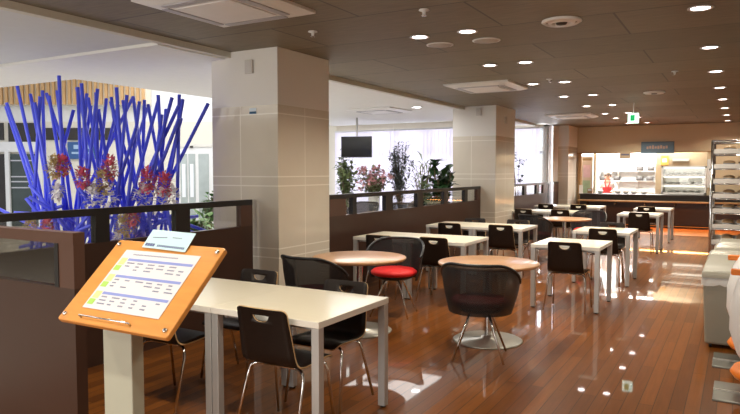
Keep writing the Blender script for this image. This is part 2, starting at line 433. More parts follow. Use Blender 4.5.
dstruct('trim_9', pm('door_header', (.70, .68, .62), .6), (176, 144, 214, 147), .005, .12)
dstruct('trim_10', M_dark, (192, 146, 195, 148), .12, .14)

# ------------------------------------------------------------------ lamps
def downlight(proto, x, y, z, r, label, group):
    return dup(proto, (x, y, z), None, label, group)
def make_downlight(name, mat, r, label, group, loc):
    t = empty(name, loc, label, 'ceiling light', group)
    MB().lathe([(r, 0), (r + .018, -.003), (r + .02, -.008), (r - .002, -.010), (r - .008, -.002)], 24).build('trim_ring', M_whiteplastic, t)
    m = MB(); m.lathe([(0.0005, -.004), (r - .006, -.004)], 24); m.build('diffuser', mat, t)
    return t
K = 1.26 / 1.06
def lampdata(name, e, size, c, spread=PI, shape='DISK', sy=None):
    l = bpy.data.lights.new(name, 'AREA'); l.energy = e; l.size = size; l.shape = shape; l.color = c; l.spread = spread
    if sy: l.size_y = sy
    return l
LD = lampdata('downlight_beam', 13.5, .15, (1, .90, .72), 2.4)
def beam(x, y, z, data=None, rot=(0, 0, 0)):
    o = bpy.data.objects.new('lamp_beam', data or LD); col.objects.link(o); o.location = (x, y, z); o.rotation_euler = rot; return o
ords = ['nearest', 'second', 'third', 'fourth', 'fifth', 'sixth', 'seventh', 'farthest']
first = None
for i in range(8):
    x, y = -.30, (4.73 + 1.53 * i) * K
    lb = '%s lit downlight of the right hand ceiling row' % ords[i]
    if first is None: first = make_downlight('downlight', M_lamp, .075, lb, 'right row of ceiling downlights', (x, y, HC))
    else: dup(first, (x, y, HC), None, lb, 'right row of ceiling downlights')
    beam(x, y, HC - .02)
mids = [(-1.82, 4.63), (-2.22, 4.63), (-1.84, 6.21), (-2.2, 6.21), (-1.83, 7.8), (-2.21, 7.8), (-1.8, 9.32), (-2.2, 9.32), (-1.8, 10.88), (-2.2, 10.88), (-1.79, 12.47), (-2.19, 12.47), (-1.77, 13.6), (-2.19, 13.63), (-1.79, 15.2), (-2.18, 15.2)]
for i, (x, y) in enumerate(mids):
    lb = '%s lit downlight in the %s column of the central pairs' % (ords[i // 2], 'right' if i % 2 == 0 else 'left')
    dup(first, (x * K, y * K, HC), None, lb, 'central pairs of ceiling downlights'); beam(x * K, y * K, HC - .02)
for y in (-1.5, .4, 2.2):
    for x in (-.3, -2.2, -3.6): beam(x, y, HC - .02)
# unlit round ceiling speakers
sp = empty('ceiling_speaker', (-2.21 * K, 5.0 * K, HC), 'round grey unlit ceiling speaker, left of the two near ones', 'ceiling speaker', 'round ceiling speakers')
MB().lathe([(.115, 0), (.12, -.006), (.115, -.012), (.0005, -.012)], 28).build('grille', pm('speaker_grey', (.42, .40, .38), .6), sp)
MB().lathe([(.12, 0), (.135, -.003), (.135, -.009), (.119, -.013)], 28).build('rim', M_whiteplastic, sp)
dup(sp, (-1.81 * K, 5.02 * K, HC), None, 'round grey unlit ceiling speaker, right of the two near ones')
# round air diffusers
def diffuser(x, y, label):
    t = empty('round_air_diffuser', (x, y, HC), label, 'air vent', 'round air diffusers in the brown ceiling')
    MB().lathe([(.16, 0), (.165, -.012), (.135, -.03), (.13, -.012)], 28).build('outer_ring', M_whiteplastic, t)
    MB().lathe([(.12, -.005), (.105, -.028), (.08, -.030), (.075, -.005)], 28).build('middle_ring', M_whiteplastic, t)
    MB().lathe([(.055, -.008), (.04, -.034), (.0005, -.036)], 28).build('hub', M_dark, t)
diffuser(-1.12 * K, 4.64 * K, 'large white round air vent above the round tables')
diffuser(-1.03 * K, 9.42 * K, 'small looking round air vent farther back in the brown ceiling')
# sprinklers
s0 = empty('sprinkler', (-2.84 * K, 4.05 * K, HC), 'small white sprinkler beside the first column', 'sprinkler', 'ceiling sprinklers')
MB().lathe([(.04, 0), (.042, -.008), (.015, -.014), (.012, -.04), (.0005, -.042)], 16).build('body', M_whiteplastic, s0)
MB().lathe([(.0005, -.043), (.022, -.045), (.022, -.049), (.0005, -.05)], 12).build('deflector', M_chrome, s0)
dup(s0, (-1.83 * K, 3.88 * K, HC), None, 'small white sprinkler nearest the camera at top middle')
dup(s0, (-2.30, 8.9, HC), None, 'small sprinkler behind the second air conditioner')
dup(s0, (-.75, 9.0, HC), None, 'small sprinkler between the right row and centre pairs of lamps')

# ceiling cassette air conditioners
def cassette(x, y, s, label, z=HC, g='ceiling cassette air conditioners'):
    t = empty('ceiling_air_conditioner', (x, y, z), label, 'air conditioner', g)
    h = s / 2
    p = MB(); p.add([(-h, -h, 0), (h, -h, 0), (h, h, 0), (-h, h, 0), (-h, -h, -.022), (h, -h, -.022), (h, h, -.022), (-h, h, -.022),
                     (-h * .82, -h * .82, -.05), (h * .82, -h * .82, -.05), (h * .82, h * .82, -.05), (-h * .82, h * .82, -.05)],
                    [(0, 1, 5, 4), (1, 2, 6, 5), (2, 3, 7, 6), (3, 0, 4, 7), (4, 5, 9, 8), (5, 6, 10, 9), (6, 7, 11, 10), (7, 4, 8, 11), (8, 9, 10, 11)])
    p.build('panel', M_whiteplastic, t)
    g_ = MB(); a = h * .56; g_.box((-a, -a, -.062), (a, a, -.05)); g_.build('intake_grille', pm('ac_grille', (.80, .80, .82), .5), t, bevel=.006)
    for k in range(4):
        m = Matrix.Rotation(k * PI / 2, 4, 'Z')
        MB().box((-h * .62, -h * .76, -.058), (h * .62, -h * .63, -.0505), m).build('louvre', pm('ac_louvre', (.45, .45, .50), .5), t)
    return t
cassette(-2.87 * K, 3.14 * K, .97, 'large white ceiling air conditioner at the top, nearest the camera')
cassette(-2.77 * K, 7.7 * K, .97, 'white ceiling air conditioner in front of the second column')
cassette(-2.8 * K, 12.55 * K, .97, 'white ceiling air conditioner before the far column')
cassette(-6.25, 11.2, .97, 'white air conditioner in the white ceiling by the windows', HW)
# lamps in white ceiling
wl = make_downlight('lobby_downlight', M_spot, .09, 'lit downlight in the white ceiling left of the second column', 'lobby downlights', (-4.5 * 1.196, 9.29 * 1.196, HW))
p = onD(190, 127, 13); 
dup(wl, (onD(318, 115.5, 14.0).x, onD(318, 115.5, 14.0).y, HW), None, 'lit downlight in the white ceiling beside the first column')
# exit sign
ex = empty('exit_sign', (-1.73, 12.7, 2.52), 'hanging emergency exit sign, white with a green figure', 'exit sign')
B((-.09, -.03, -.10), (.09, .03, .08)).build('housing', M_exit, ex)
B((-.05, -.034, -.06), (.03, -.031, .05)).build('pictogram', M_exitgreen, ex)
MB().tube([(0, 0, .08), (0, 0, .278)], .008).build('hanger', M_whiteplastic, ex)

# ------------------------------------------------------------------ partitions
def partition(name, axis, c, a0, a1, panes, zt, label, post_end=None):
    """low screen along an axis; panes = list of (start, end) glass openings"""
    th = .03; mid = (a0 + a1) / 2
    t = empty('partition_screen', (c, mid, 0) if axis == 'y' else (mid, c, 0), label, 'partition', 'low brown partitions with a glazed top band')
    def bx(s0, s1, z0, z1, h=th):
        if axis == 'y': return B((-h, s0 - mid, z0), (h, s1 - mid, z1))
        return B((s0 - mid, -h, z0), (s1 - mid, h, z1))
    zlo, zhi = .975, zt - .055
    bx(a0, a1, 0.0, zlo).build('panel', M_brown, t)
    bx(a0, a1, zhi, zt, th + .002).build('top_rail', M_blackrail if axis == 'y' else M_brownpost, t)
    edges = [a0] + [v for p_ in panes for v in p_] + [a1]
    for i in range(0, len(edges), 2):
        if edges[i + 1] - edges[i] > .005:
            endp = i == len(edges) - 2 or (axis == 'y' and i == 0)
            bx(edges[i], edges[i + 1], zlo, zhi).build('post', M_brownpost if endp else M_blackrail, t)
    for (p0, p1) in panes:
        fr = bx(p0, p1, zlo, zhi, .004).build('glass_pane', M_brglass if axis == 'x' else M_glass, t)
    return t
ZP = 1.245
partition('p', 'y', -4.4, 1.99, 5.13, [(2.35, 3.26), (3.39, 4.09), (4.26, 4.95)], ZP, 'long low brown screen with glass band from the left edge to the first column')
partition('p', 'y', -4.4, 6.30, 11.88, [(6.95, 7.12), (7.22, 8.02), (8.24, 9.05), (9.27, 10.1), (10.28, 11.05), (11.2, 11.7)], ZP, 'low brown screen with glass band between the first and second columns')
partition('p', 'y', -4.4, 13.12, 18.08, [(13.3, 13.85), (14.0, 14.8), (15.0, 15.85), (16.1, 16.5)], ZP, 'far low brown screen between the second and third columns')
pa = partition('p', 'x', 1.95, -4.36, -2.74, [(-4.2, -2.86)], ZP, 'near brown screen at lower left with a smoked glass window')
B((-2.885 + 3.55, -.034, .975), (-2.855 + 3.55, .034, ZP - .055)).build('dark_reveal', M_blackrail, pa)

# ------------------------------------------------------------------ tables
def make_table(w, d, name='dining_table'):
    t = empty(name, (0, 0, 0), 'x', 'table')
    top = B((-w / 2, -d / 2, .682), (w / 2, d / 2, .72)).build('tabletop', [M_table, M_tableedge], t, bevel=.003)
    for p_ in top.data.polygons:
        if abs(p_.normal.z) < .5: p_.material_index = 1
    ap = MB(); i = .05
    ap.box((-w / 2 + i, -d / 2 + .065, .655), (w / 2 - i, -d / 2 + .085, .682)); ap.box((-w / 2 + i, d / 2 - .085, .655), (w / 2 - i, d / 2 - .065, .682))
    ap.box((-w / 2 + .065, -d / 2 + i, .655), (-w / 2 + .085, d / 2 - i, .682)); ap.box((w / 2 - .085, -d / 2 + i, .655), (w / 2 - .065, d / 2 - i, .682))
    ap.build('under_frame', M_alu, t)
    for sx in (-1, 1):
        for sy in (-1, 1):
            cx, cy = sx * (w / 2 - .027), sy * (d / 2 - .027)
            l = B((cx - .025, cy - .025, .012), (cx + .025, cy + .025, .682)).build('leg', M_alu, t, bevel=.003)
            MB().lathe([(.0005, 0), (.02, 0), (.02, .013)], 12, (cx, cy, 0)).build('foot', M_black, l)
    return t
T0 = make_table(.79, .80)
tg = 'white rectangular dining tables'
def table(x0, y0, label, first=[True]):
    loc = (x0 + .395, y0 + .40, 0)
    if first[0]:
        first[0] = False; T0.location = loc; tag(T0, label, None, tg); return
    dup(T0, loc, None, label, tg)
table(-2.745, 2.83, 'nearest white table, its right end free, with a dark chair pushed in front')
table(-3.537, 2.83, 'white table half hidden behind the wooden menu board')
T1 = make_table(.745, .80)
tabs = [(-2.02, 7.12, 'single white table beside the nearer aisle row, behind the net chair'),
        (-1.98, 9.0, 'single white table second from the front along the aisle'),
        (-2.02, 12.95, 'single white table third along the aisle, in front of the farthest one'),
        (-2.0, 15.0, 'farthest single white table by the serving counter'),
        (-4.185, 6.82, 'left half of the white table pair behind the red seated chair'), (-3.435, 6.82, 'right half of the white table pair behind the red seated chair'),
        (-4.14, 8.88, 'left half of the white table pair by the second column'), (-3.39, 8.88, 'right half of the white table pair by the second column'),
        (-4.12, 12.95, 'left half of the far white table pair beyond the second column'), (-3.37, 12.95, 'right half of the far white table pair beyond the second column'),
        (-4.22, 15.1, 'left half of the last white table pair before the counter'), (-3.47, 15.1, 'right half of the last white table pair before the counter')]
for i, (x, y, lb) in enumerate(tabs):
    loc = (x + .3725, y + .40, 0)
    if i == 0: T1.location = loc; tag(T1, lb, None, tg)
    else: dup(T1, loc, None, lb, tg)

def make_round():
    t = empty('round_table', (0, 0, 0), 'x', 'table')
    MB().lathe([(.0005, .72), (.44, .72), (.452, .716), (.452, .700), (.44, .692), (.0005, .692)], 56).build('tabletop', M_oak, t)
    MB().lathe([(.032, .02), (.032, .69)], 20).build('column', M_chrome, t)
    MB().lathe([(.0005, .0), (.31, .0), (.315, .006), (.30, .016), (.06, .028), (.05, .05), (.0005, .05)], 48).build('base_plate', pm('brushed_base', (.55, .54, .50), .32, metal=.7), t)
    MB().lathe([(.0005, .692), (.12, .692), (.12, .680), (.0005, .680)], 20).build('mounting_plate', M_black, t)
    return t
r0 = make_round(); rg = 'round wooden cafe tables'
r0.location = (-1.95, 5.52, 0); tag(r0, 'round wooden table nearer the aisle with a net chair before it', None, rg)
dup(r0, (-3.15, 5.25, 0), None, 'round wooden table beside the first column', rg)
dup(r0, (-2.62, 11.3, 0), None, 'round wooden table far back beyond the second column', rg)

# ------------------------------------------------------------------ plywood chair (sitter faces +Y)
def make_chair():
    t = empty('plywood_chair', (0, 0, 0), 'x', 'chair')
    prof = [(-.225, .775), (-.222, .765), (-.217, .745), (-.207, .70), (-.190, .62), (-.175, .54), (-.165, .485), (-.150, .452), (-.122, .432), (-.08, .425), (0, .428), (.10, .436), (.16, .436), (.195, .428), (.212, .412)]
    P = [Vector((0, y, z)) for y, z in prof]
    S = [0]
    for i in range(1, len(P)): S.append(S[-1] + (P[i] - P[i - 1]).length)
    def at(s):
        for i in range(1, len(P)):
            if s <= S[i] or i == len(P) - 1:
                k = (s - S[i - 1]) / (S[i] - S[i - 1]); return P[i - 1].lerp(P[i], k)
    def hw(s):
        L = S[-1]
        base = .178 + .018 * min(1, max(0, (s - .05) / .28))
        if s < .03: base -= .03 * (1 - math.sqrt(max(0, 1 - ((.03 - s) / .03) ** 2)))
        if s > L - .04: base -= .03 * (1 - math.sqrt(max(0, 1 - ((s - L + .04) / .04) ** 2)))
        return base
    s1, s2, hu = .028, .092, .085
    rows = [0, .006, .015, s1] ; rows2 = [s2] + [v for v in [x * .03 for x in range(1, 30)] if s2 + .01 < v < S[-1] - .045] + [S[-1] - .04, S[-1] - .02, S[-1] - .008, S[-1]]
    m = MB(); V = {}
    def vid(u, s):
        k = (round(u, 5), round(s, 5))
        if k not in V:
            p = at(s); dish = .012 * (1 - (u / .2) ** 2) if s > .1 else .010 * (1 - (u / .2) ** 2)
            # gentle curve of the back panel
            q = Vector((u, p.y, p.z))
            if s < .38: q.y -= .014 * (1 - (u / .19) ** 2)
            V[k] = len(m.v); m.v.append(tuple(q))
        return V[k]
    def quad(us, ss):
        for i in range(len(ss) - 1):
            for j in range(len(us) - 1):
                f = []
                for (jj, ii) in ((j, i), (j + 1, i), (j + 1, i + 1), (j, i + 1)):
                    u = us[jj]; s = ss[ii]
                    if abs(u) > .17: u = math.copysign(hw(s), u)
                    f.append(vid(u, s))
                m.f.append(tuple(f)); m.sm.append(True)
    US = [-.2, -.14, -hu, -.05, 0, .05, hu, .14, .2]
    quad(US, rows); quad(US, rows2)
    quad([-.2, -.14, -hu], [s1, s2]); quad([hu, .14, .2], [s1, s2])
    # the strip with the D shaped grip hole: outer ring and hole ring
    outer = [(-hu, s1), (-.05, s1), (0, s1), (.05, s1), (hu, s1), (hu, s2), (.05, s2), (0, s2), (-.05, s2), (-hu, s2)]
    hole = [(-.058, .043), (-.035, .040), (0, .040), (.035, .040), (.058, .043), (.046, .066), (.028, .078), (0, .082), (-.028, .078), (-.046, .066)]
    n = 10
    for i in range(n):
        j = (i + 1) % n
        m.f.append((vid(*outer[i]), vid(*outer[j]), vid(*hole[j]), vid(*hole[i]))); m.sm.append(True)
    sh = m.build('seat_shell', [M_shell, M_ply], t)
    sd = sh.modifiers.new('s', 'SOLIDIFY'); sd.thickness = .011; sd.offset = 0; sd.material_offset_rim = 1
    for sx in (-1, 1):
        MB().tube([(sx * .12, .12, .414), (sx * .165, .125, .408), (sx * .190, .132, .392), (sx * .198, .145, .35), (sx * .215, .195, .008)], .0095, 8).build('leg', M_chrome, t)
        MB().tube([(sx * .12, -.07, .408), (sx * .165, -.085, .404), (sx * .190, -.095, .388), (sx * .200, -.105, .345), (sx * .222, -.215, .008)], .0095, 8).build('leg', M_chrome, t)
    fr = MB(); fr.tube([(-.12, .12, .414), (.12, .12, .414)], .0095); fr.tube([(-.12, -.07, .408), (.12, -.07, .408)], .0095)
    fr.tube([(-.10, .12, .414), (-.10, -.07, .408)], .008); fr.tube([(.10, .12, .414), (.10, -.07, .408)], .008)
    fr.build('under_frame', M_chrome, t)
    return t
ch0 = make_chair(); first_ch = [True]; cg = 'dark plywood chairs with chrome legs'
def chair(x, yback, face, label):
    """yback = y of the backrest plane; face = 1 the sitter looks to the far wall, -1 towards the camera"""
    loc = (x, yback + .21 * face, 0.0); rz = 0 if face > 0 else PI
    if first_ch[0]:
        first_ch[0] = False; ch0.location = loc; ch0.rotation_euler = (0, 0, rz); tag(ch0, label, None, cg); return
    dup(ch0, loc, rz, label, cg)
chair(-2.30, 2.78, 1, 'nearest dark plywood chair, back towards us, at the free white table')
chair(-3.25, 2.80, 1, 'dark plywood chair tucked under the table just right of the menu board')
chair(-3.20, 3.82, -1, 'dark plywood chair facing us across the half hidden near table')
chair(-2.36, 3.74, -1, 'dark plywood chair facing us across the nearest white table')
for x, y, f, lb in [(-3.73, 6.68, 1, 'dark plywood chair mostly hidden behind the red seated chair'),
                    (-3.05, 6.76, 1, 'dark plywood chair right of the red seated chair at the white table pair'),
                    (-3.70, 8.76, 1, 'dark plywood chair, left one at the table pair by the second column'),
                    (-2.93, 8.80, 1, 'dark plywood chair, right one at the table pair by the second column'),
                    (-3.70, 9.82, -1, 'dark plywood chair on the far side of the second column table, left'),
                    (-3.00, 9.84, -1, 'dark plywood chair on the far side of the second column table, right'),
                    (-1.62, 7.02, 1, 'dark plywood chair at the nearest single table of the aisle row'),
                    (-1.56, 8.90, 1, 'dark plywood chair at the second single table of the aisle row'),
                    (-1.60, 12.74, 1, 'dark plywood chair at the third single table of the aisle row'),
                    (-1.72, 14.86, 1, 'dark plywood chair at the farthest single table by the counter'),
                    (-3.78, 12.76, 1, 'dark plywood chair, left one at the far table pair beyond the second column'),
                    (-3.06, 12.82, 1, 'dark plywood chair, right one at the far table pair beyond the second column'),
                    (-3.90, 14.96, 1, 'dark plywood chair, left one at the last table pair before the counter'),
                    (-3.17, 15.0, 1, 'dark plywood chair, right one at the last table pair before the counter'),
                    (-1.62, 9.98, -1, 'dark plywood chair on the far side of the second single aisle table')]:
    chair(x, y, f, lb)

# ------------------------------------------------------------------ net tub chair (opening towards +Y)
def make_tub(seatmat, name='net_tub_chair'):
    t = empty(name, (0, 0, 0), 'x', 'chair')
    m = MB(); n = 40; rowsN = 9; a0, a1 = math.radians(-172 - 18), math.radians(10)
    rim = []
    for i in range(rowsN):
        for k in range(n + 1):
            a = a0 + (a1 - a0) * k / n
            d = abs(a + PI / 2) / (PI / 2 + .175)        # 0 at the middle of the back, 1 at the arm tips
            top = .80 - .17 * max(0, d - .35) ** 1.6 / .65 ** 1.6
            v = i / (rowsN - 1); z = .385 + (top - .385) * v
            r = .258 + .042 * math.sin(v * PI / 2) + .012 * v
            x = r * math.cos(a) * (1 + .02 * v); y = r * math.sin(a) * .92
            m.v.append((x, y, z))
            if i == rowsN - 1: rim.append((x, y, z))
    for i in range(rowsN - 1):
        for k in range(n): m.f.append((i * (n + 1) + k, i * (n + 1) + k + 1, (i + 1) * (n + 1) + k + 1, (i + 1) * (n + 1) + k)); m.sm.append(True)
    o = m.build('net_backrest', M_net, t)
    MB().tube(rim, .013, 8).build('rim_tube', M_black, t)
    MB().lathe([(.0005, .395), (.17, .395), (.205, .41), (.212, .43), (.205, .44), (.0005, .44)], 32).build('seat_pan', M_black, t)
    MB().lathe([(.0005, .44), (.225, .435), (.248, .45), (.248, .475), (.215, .497), (.0005, .505)], 36).build('seat_cushion', seatmat, t)
    MB().lathe([(.0005, .37), (.05, .37), (.07, .395)], 20).build('hub', M_black, t)
    for k in range(4):
        a = PI / 4 + k * PI / 2 + .12
        MB().tube([(.05 * math.cos(a), .05 * math.sin(a), .385), (.11 * math.cos(a), .11 * math.sin(a), .37), (.29 * math.cos(a), .29 * math.sin(a), .006)], [.012, .012, .009], 8).build('leg', M_chrome, t)
    return t
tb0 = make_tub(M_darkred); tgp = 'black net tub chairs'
tb0.location = (-1.83, 4.99, 0); tb0.rotation_euler = (0, 0, .15); tag(tb0, 'black net tub chair, back to us, in front of the aisle side round table', None, tgp)
tb1 = make_tub(M_red); tb1.location = (-3.18, 6.02, 0); tb1.rotation_euler = (0, 0, PI + .1); tag(tb1, 'black net tub chair facing us with a bright red seat', None, tgp)
dup(tb0, (-3.24, 4.66, 0), -.1, 'black net tub chair, back to us, just right of the first column')
dup(tb0, (-2.98, 10.85, 0), -.5, 'far black net tub chair, back to us, left of the far round table', tgp)
dup(tb1, (-2.38, 12.08, 0), PI - .1, 'far black net tub chair with red seat facing us behind the far round table', tgp)
lg = 'dark armchairs beyond the glazed screen'
for i, (px, Y, lb) in enumerate([(362, 11.2, 'dark armchair beyond the screen under the flowers, left of three'), (402, 11.2, 'dark armchair beyond the screen, middle of three'), (425, 11.9, 'dark armchair beyond the screen, right of three')]):
    p_ = onY(px, 200, Y); o = dup(tb0, (p_.x, p_.y, 0), PI + .3 * i, lb, lg); o.name = 'lounge_armchair'; o.scale = (1.08, 1.08, 1.12)

# ------------------------------------------------------------------ menu stand
mst = empty('menu_stand', (-2.145, 1.715, 0), 'honey wood menu board on a grey post at lower left', 'menu stand')
B((-.085, -.03, .01), (.085, .03, 1.06)).build('post', M_greypost, mst, bevel=.004)
B((-.22, -.16, 0), (.22, .20, .012)).build('base_plate', M_steel, mst, bevel=.003)
tilt = .75
bm = Matrix.Translation((-1.997 + 2.145, 1.683 - 1.715, 1.105)) @ Matrix.Rotation(.007, 4, 'Z') @ Matrix.Rotation(tilt, 4, 'X')
def rrect(w, h, r, n=5):
    pts = []
    for cx, cy, a in ((w - r, h - r, 0), (-w + r, h - r, PI / 2), (-w + r, -h + r, PI), (w - r, -h + r, 1.5 * PI)):
        for k in range(n + 1): pts.append((cx + r * math.cos(a + k * PI / 2 / n), cy + r * math.sin(a + k * PI / 2 / n)))
    return pts
bd = MB().prism(rrect(.30, .207, .012), -.022, 0).build('board', M_board, mst, bevel=.004); bd.matrix_local = bm
for sx in (-1, 1):
    for sy in (-1, 1):
        MB().lathe([(.009, .001), (.009, .006), (.006, .009), (.0005, .009)], 14, (sx * .275, sy * .180, 0)).build('corner_stud', M_chrome, bd)
MB().tube([(-.175, -.183, .0), (-.175, -.183, .016), (.10, -.183, .016), (.10, -.183, .0)], .0035, 6).build('paper_rail', M_chrome, bd)
lp = B((-.08, -.06, -.09), (.08, .03, -.022)).build('mounting_block', M_greypost, bd)
sheet = B((-.21, -.14, .001), (.21, .155, .0022)).build('menu_sheet', M_paper, mst); sheet.matrix_local = bm
# writing on the sheet: three blue header bands, coloured cells and rows of small marks
mk = MB()
for i, y in enumerate((.100, .015, -.07)):
    MB().box((-.158, y, .0024), (.20, y + .012, .0030)).build('header_band', M_blueband, sheet)
    MB().box((-.198, y - .022, .0024), (-.164, y + .012, .0030)).build('yellow_cell', M_yellow, sheet); MB().box((-.202, y - .052, .0024), (-.168, y - .026, .0030)).build('green_cell', M_green, sheet)
    for c in range(6):
        for rr in range(3):
            if R.random() < .8:
                x = -.150 + c * .060; yy = y - .014 - rr * .016
                w = R.uniform(.018, .042); k = 0
                while k < w:
                    mk.box((x + k, yy, .0024), (x + k + .0042, yy + .006, .0027)); k += .0055
for k in range(30): mk.box((-.15 + k * .0085, .130, .0024), (-.145 + k * .0085, .137, .0027))
mk.build('print', M_greyink, sheet)
# pale blue card clipped upright on top of the board
cd = MB().box((-.10, -.045, .001), (.15, .045, .0025)).build('notice_card', M_card)
tag(cd, 'pale blue card lying on the top edge of the menu board', 'card')
cd.matrix_world = Matrix.Translation((-2.145, 1.715, 0)) @ bm @ Matrix.Translation((-.03, .215, .008)) @ Matrix.Rotation(-.03, 4, 'Z') @ Matrix.Rotation(.12, 4, 'X')
ck = MB()
for i in range(4): ck.box((-.09 + i * .014, -.036, .0026), (-.078 + i * .014, -.022, .0030))
for i in range(16): ck.box((-.02 + i * .0098, -.035, .0026), (-.013 + i * .0098, -.025, .0030))
ck.build('lettering', M_ink, cd)
c2 = MB()
for i in range(9): c2.box((-.07 + i * .009, .004 + i * .0007, .0026), (-.063 + i * .009, .009 + i * .0007, .0029))
for i in range(6): c2.box((.04 + i * .009, .012, .0026), (.046 + i * .009, .017, .0029))
c2.build('script_line', M_greyink, cd)

# ------------------------------------------------------------------ plants and flowers
def leaf(m, p, d, L, w, fold=.25):
    d = d.normalized(); s = d.cross(Vector((0, 0, 1)));
    if s.length < .1: s = Vector((1, 0, 0))
    s.normalize(); n = s.cross(d)
    a = p; b_ = p + d * L * .45 + n * L * .10; c = p + d * L - n * L * .08
    m.add([a, b_ + s * w + n * w * fold, c, b_ - s * w + n * w * fold, b_], [(0, 1, 4), (1, 2, 4), (2, 3, 4), (3, 0, 4)], True)
def pot(t, r, h, mat=M_pot):
    MB().lathe([(.0005, 0), (r * .75, 0), (r, h), (r * .92, h), (r * .86, h * .88), (.0005, h * .88)], 24).build('pot', mat, t)
def bushy(name, loc, H, W, nst, nl, L, w, mat, label, cat='plant', z0=None, potr=.16, poth=.3, flowers=None, tree=False):
    t = empty(name, loc, label, cat, None); pot(t, potr, poth)
    st = MB(); lv = MB(); fl = MB()
    for i in range(nst):
        a = R.uniform(0, 2 * PI); rr = W * R.uniform(.2, 1); top = Vector((rr * math.cos(a), rr * math.sin(a), H * R.uniform(.65, 1)))
        b0 = Vector((R.uniform(-.03, .03), R.uniform(-.03, .03), poth * .86))
        mid = b0.lerp(top, .5) * 1; mid.x *= .55; mid.y *= .55
        pts = [b0, mid, top]; st.tube(pts, [.010, .008, .004], 5)
        for k in range(nl):
            u = R.uniform(.35 if not tree else .6, 1); p_ = (mid.lerp(top, (u - .5) * 2) if u > .5 else b0.lerp(mid, u * 2))
            d = Vector((R.uniform(-1, 1), R.uniform(-1, 1), R.uniform(-.35, .8)))
            off = Vector((R.uniform(-1, 1), R.uniform(-1, 1), R.uniform(-1, 1))) * (W * .25)
            leaf(lv, p_ + off * .5, d, L * R.uniform(.7, 1.2), w)
        if flowers:
            for k in range(3):
                p_ = top + Vector((R.uniform(-1, 1), R.uniform(-1, 1), R.uniform(-.5, .5))) * .08
                for q in range(7):
                    d = Vector((R.uniform(-1, 1), R.uniform(-1, 1), R.uniform(-.2, 1))); leaf(fl, p_, d, .085, .035)
    st.build('stems', M_twig, t); lv.build('foliage', mat, t)
    if flowers: fl.build('blossoms', flowers, t)
    return t
def P3(px, D): q = onD(px, 171, D); return (q.x, q.y, 0)
bushy('potted_tree', P3(345, 15.6), 2.15, .36, 18, 34, .17, .05, M_leafpale, 'pale slender leafy plant below and left of the television')
bushy('flower_arrangement', P3(374, 15.2), 1.62, .46, 44, 14, .14, .03, M_leafpale, 'pink and white cut flowers in a pale vase before the blinds', 'flowers', flowers=M_pinkpale, potr=.14, poth=.95)
bushy('potted_tree', P3(400, 15.9), 2.3, .34, 20, 46, .13, .035, pm('greyed_leaf', (.16, .18, .16), .6, noise=.3), 'slender grey leaved tree before the blinds, between the flowers and big leaves')
bushy('potted_palm', P3(424, 14.6), 1.75, .34, 18, 10, .42, .022, M_leafpale, 'pale thin leaved palm just left of the big leafed plant')
bushy('potted_rubber_plant', (-4.88, 11.0, 0), 1.78, .34, 18, 12, .28, .085, M_leafdark, 'big dark leafed plant left of the second column')
bushy('potted_tree', (onY(517, 171, 15.9).x, 15.9, 0), 2.5, .22, 5, 12, .14, .04, M_leafdark, 'tall thin plant in the far window beside the second column', tree=True)
bushy('potted_plant', P3(209, 12.5), 1.2, .22, 14, 14, .14, .04, M_leaf, 'green plant beside the left edge of the first column')
cy_ = bushy('potted_cyclamen', P3(197, 8.6), .98, .22, 20, 9, .15, .045, pm('fresh_leaf', (.14, .30, .07), .5, noise=.4), 'bushy green plant in a pink pot seen through the glass band', potr=.20, poth=.66)
[c for c in cy_.children if c.name.startswith('pot')][0].data.materials[0] = pm('pink_wrapping', (.85, .25, .40), .5)

# blue stick arrangement
SC = onD(112, 171, 7.0); sc = empty('stick_arrangement', (SC.x, SC.y, 0), 'tall tangle of cobalt blue sticks with pink and white flowers', 'flower arrangement')
MB().lathe([(.0005, 0), (.55, 0), (.60, .55), (.55, .56), (.50, .50), (.0005, .50)], 36).build('planter', pm('dark_planter', (.05, .04, .04), .4), sc)
rt = RT; fh = Vector((-math.sin(YAW), math.cos(YAW), 0))
def stickp(l, d, z): return rt * (l - .403 * d) + fh * d + Vector((0, 0, z))
px2l = lambda px: (px - 112) / F * 7.0
py2z = lambda py: EYE + (171 - py) / F * 7.0
seen = [((40, 205), (5, 101)), ((48, 240), (20, 87)), ((44, 240), (42, 88)), ((70, 240), (50, 95)), ((62, 246), (64, 81)), ((95, 245), (47, 92)), ((82, 230), (80, 88)), ((75, 240), (88, 92)), ((90, 240), (85, 88)),
        ((98, 250), (98, 94)), ((110, 240), (78, 86)), ((60, 240), (135, 96)), ((112, 245), (128, 98)), ((128, 240), (113, 96)), ((105, 240), (150, 106)), ((122, 235), (140, 104)), ((142, 235), (125, 98)), ((118, 240), (158, 104)),
        ((150, 240), (135, 96)), ((130, 240), (170, 102)), ((155, 236), (165, 112)), ((175, 240), (178, 98)), ((160, 238), (180, 104)), ((135, 230), (176, 122)), ((140, 240), (205, 107)), ((150, 246), (180, 120)), ((100, 236), (136, 130)), ((85, 232), (120, 104)),
        ((45, 240), (3, 104)), ((58, 236), (40, 106)), ((35, 246), (75, 110)), ((118, 246), (100, 110)), ((170, 240), (150, 104)), ((68, 240), (92, 104)), ((145, 244), (160, 118)), ((30, 240), (45, 100)), ((55, 240), (30, 92)), ((72, 240), (60, 92)), ((90, 240), (108, 96)), ((108, 240), (90, 98)), ((125, 240), (118, 92)), ((140, 240), (146, 100)), ((115, 240), (176, 110)), ((165, 240), (158, 98)), ((150, 240), (112, 104)), ((80, 240), (100, 92))]
ns = 0
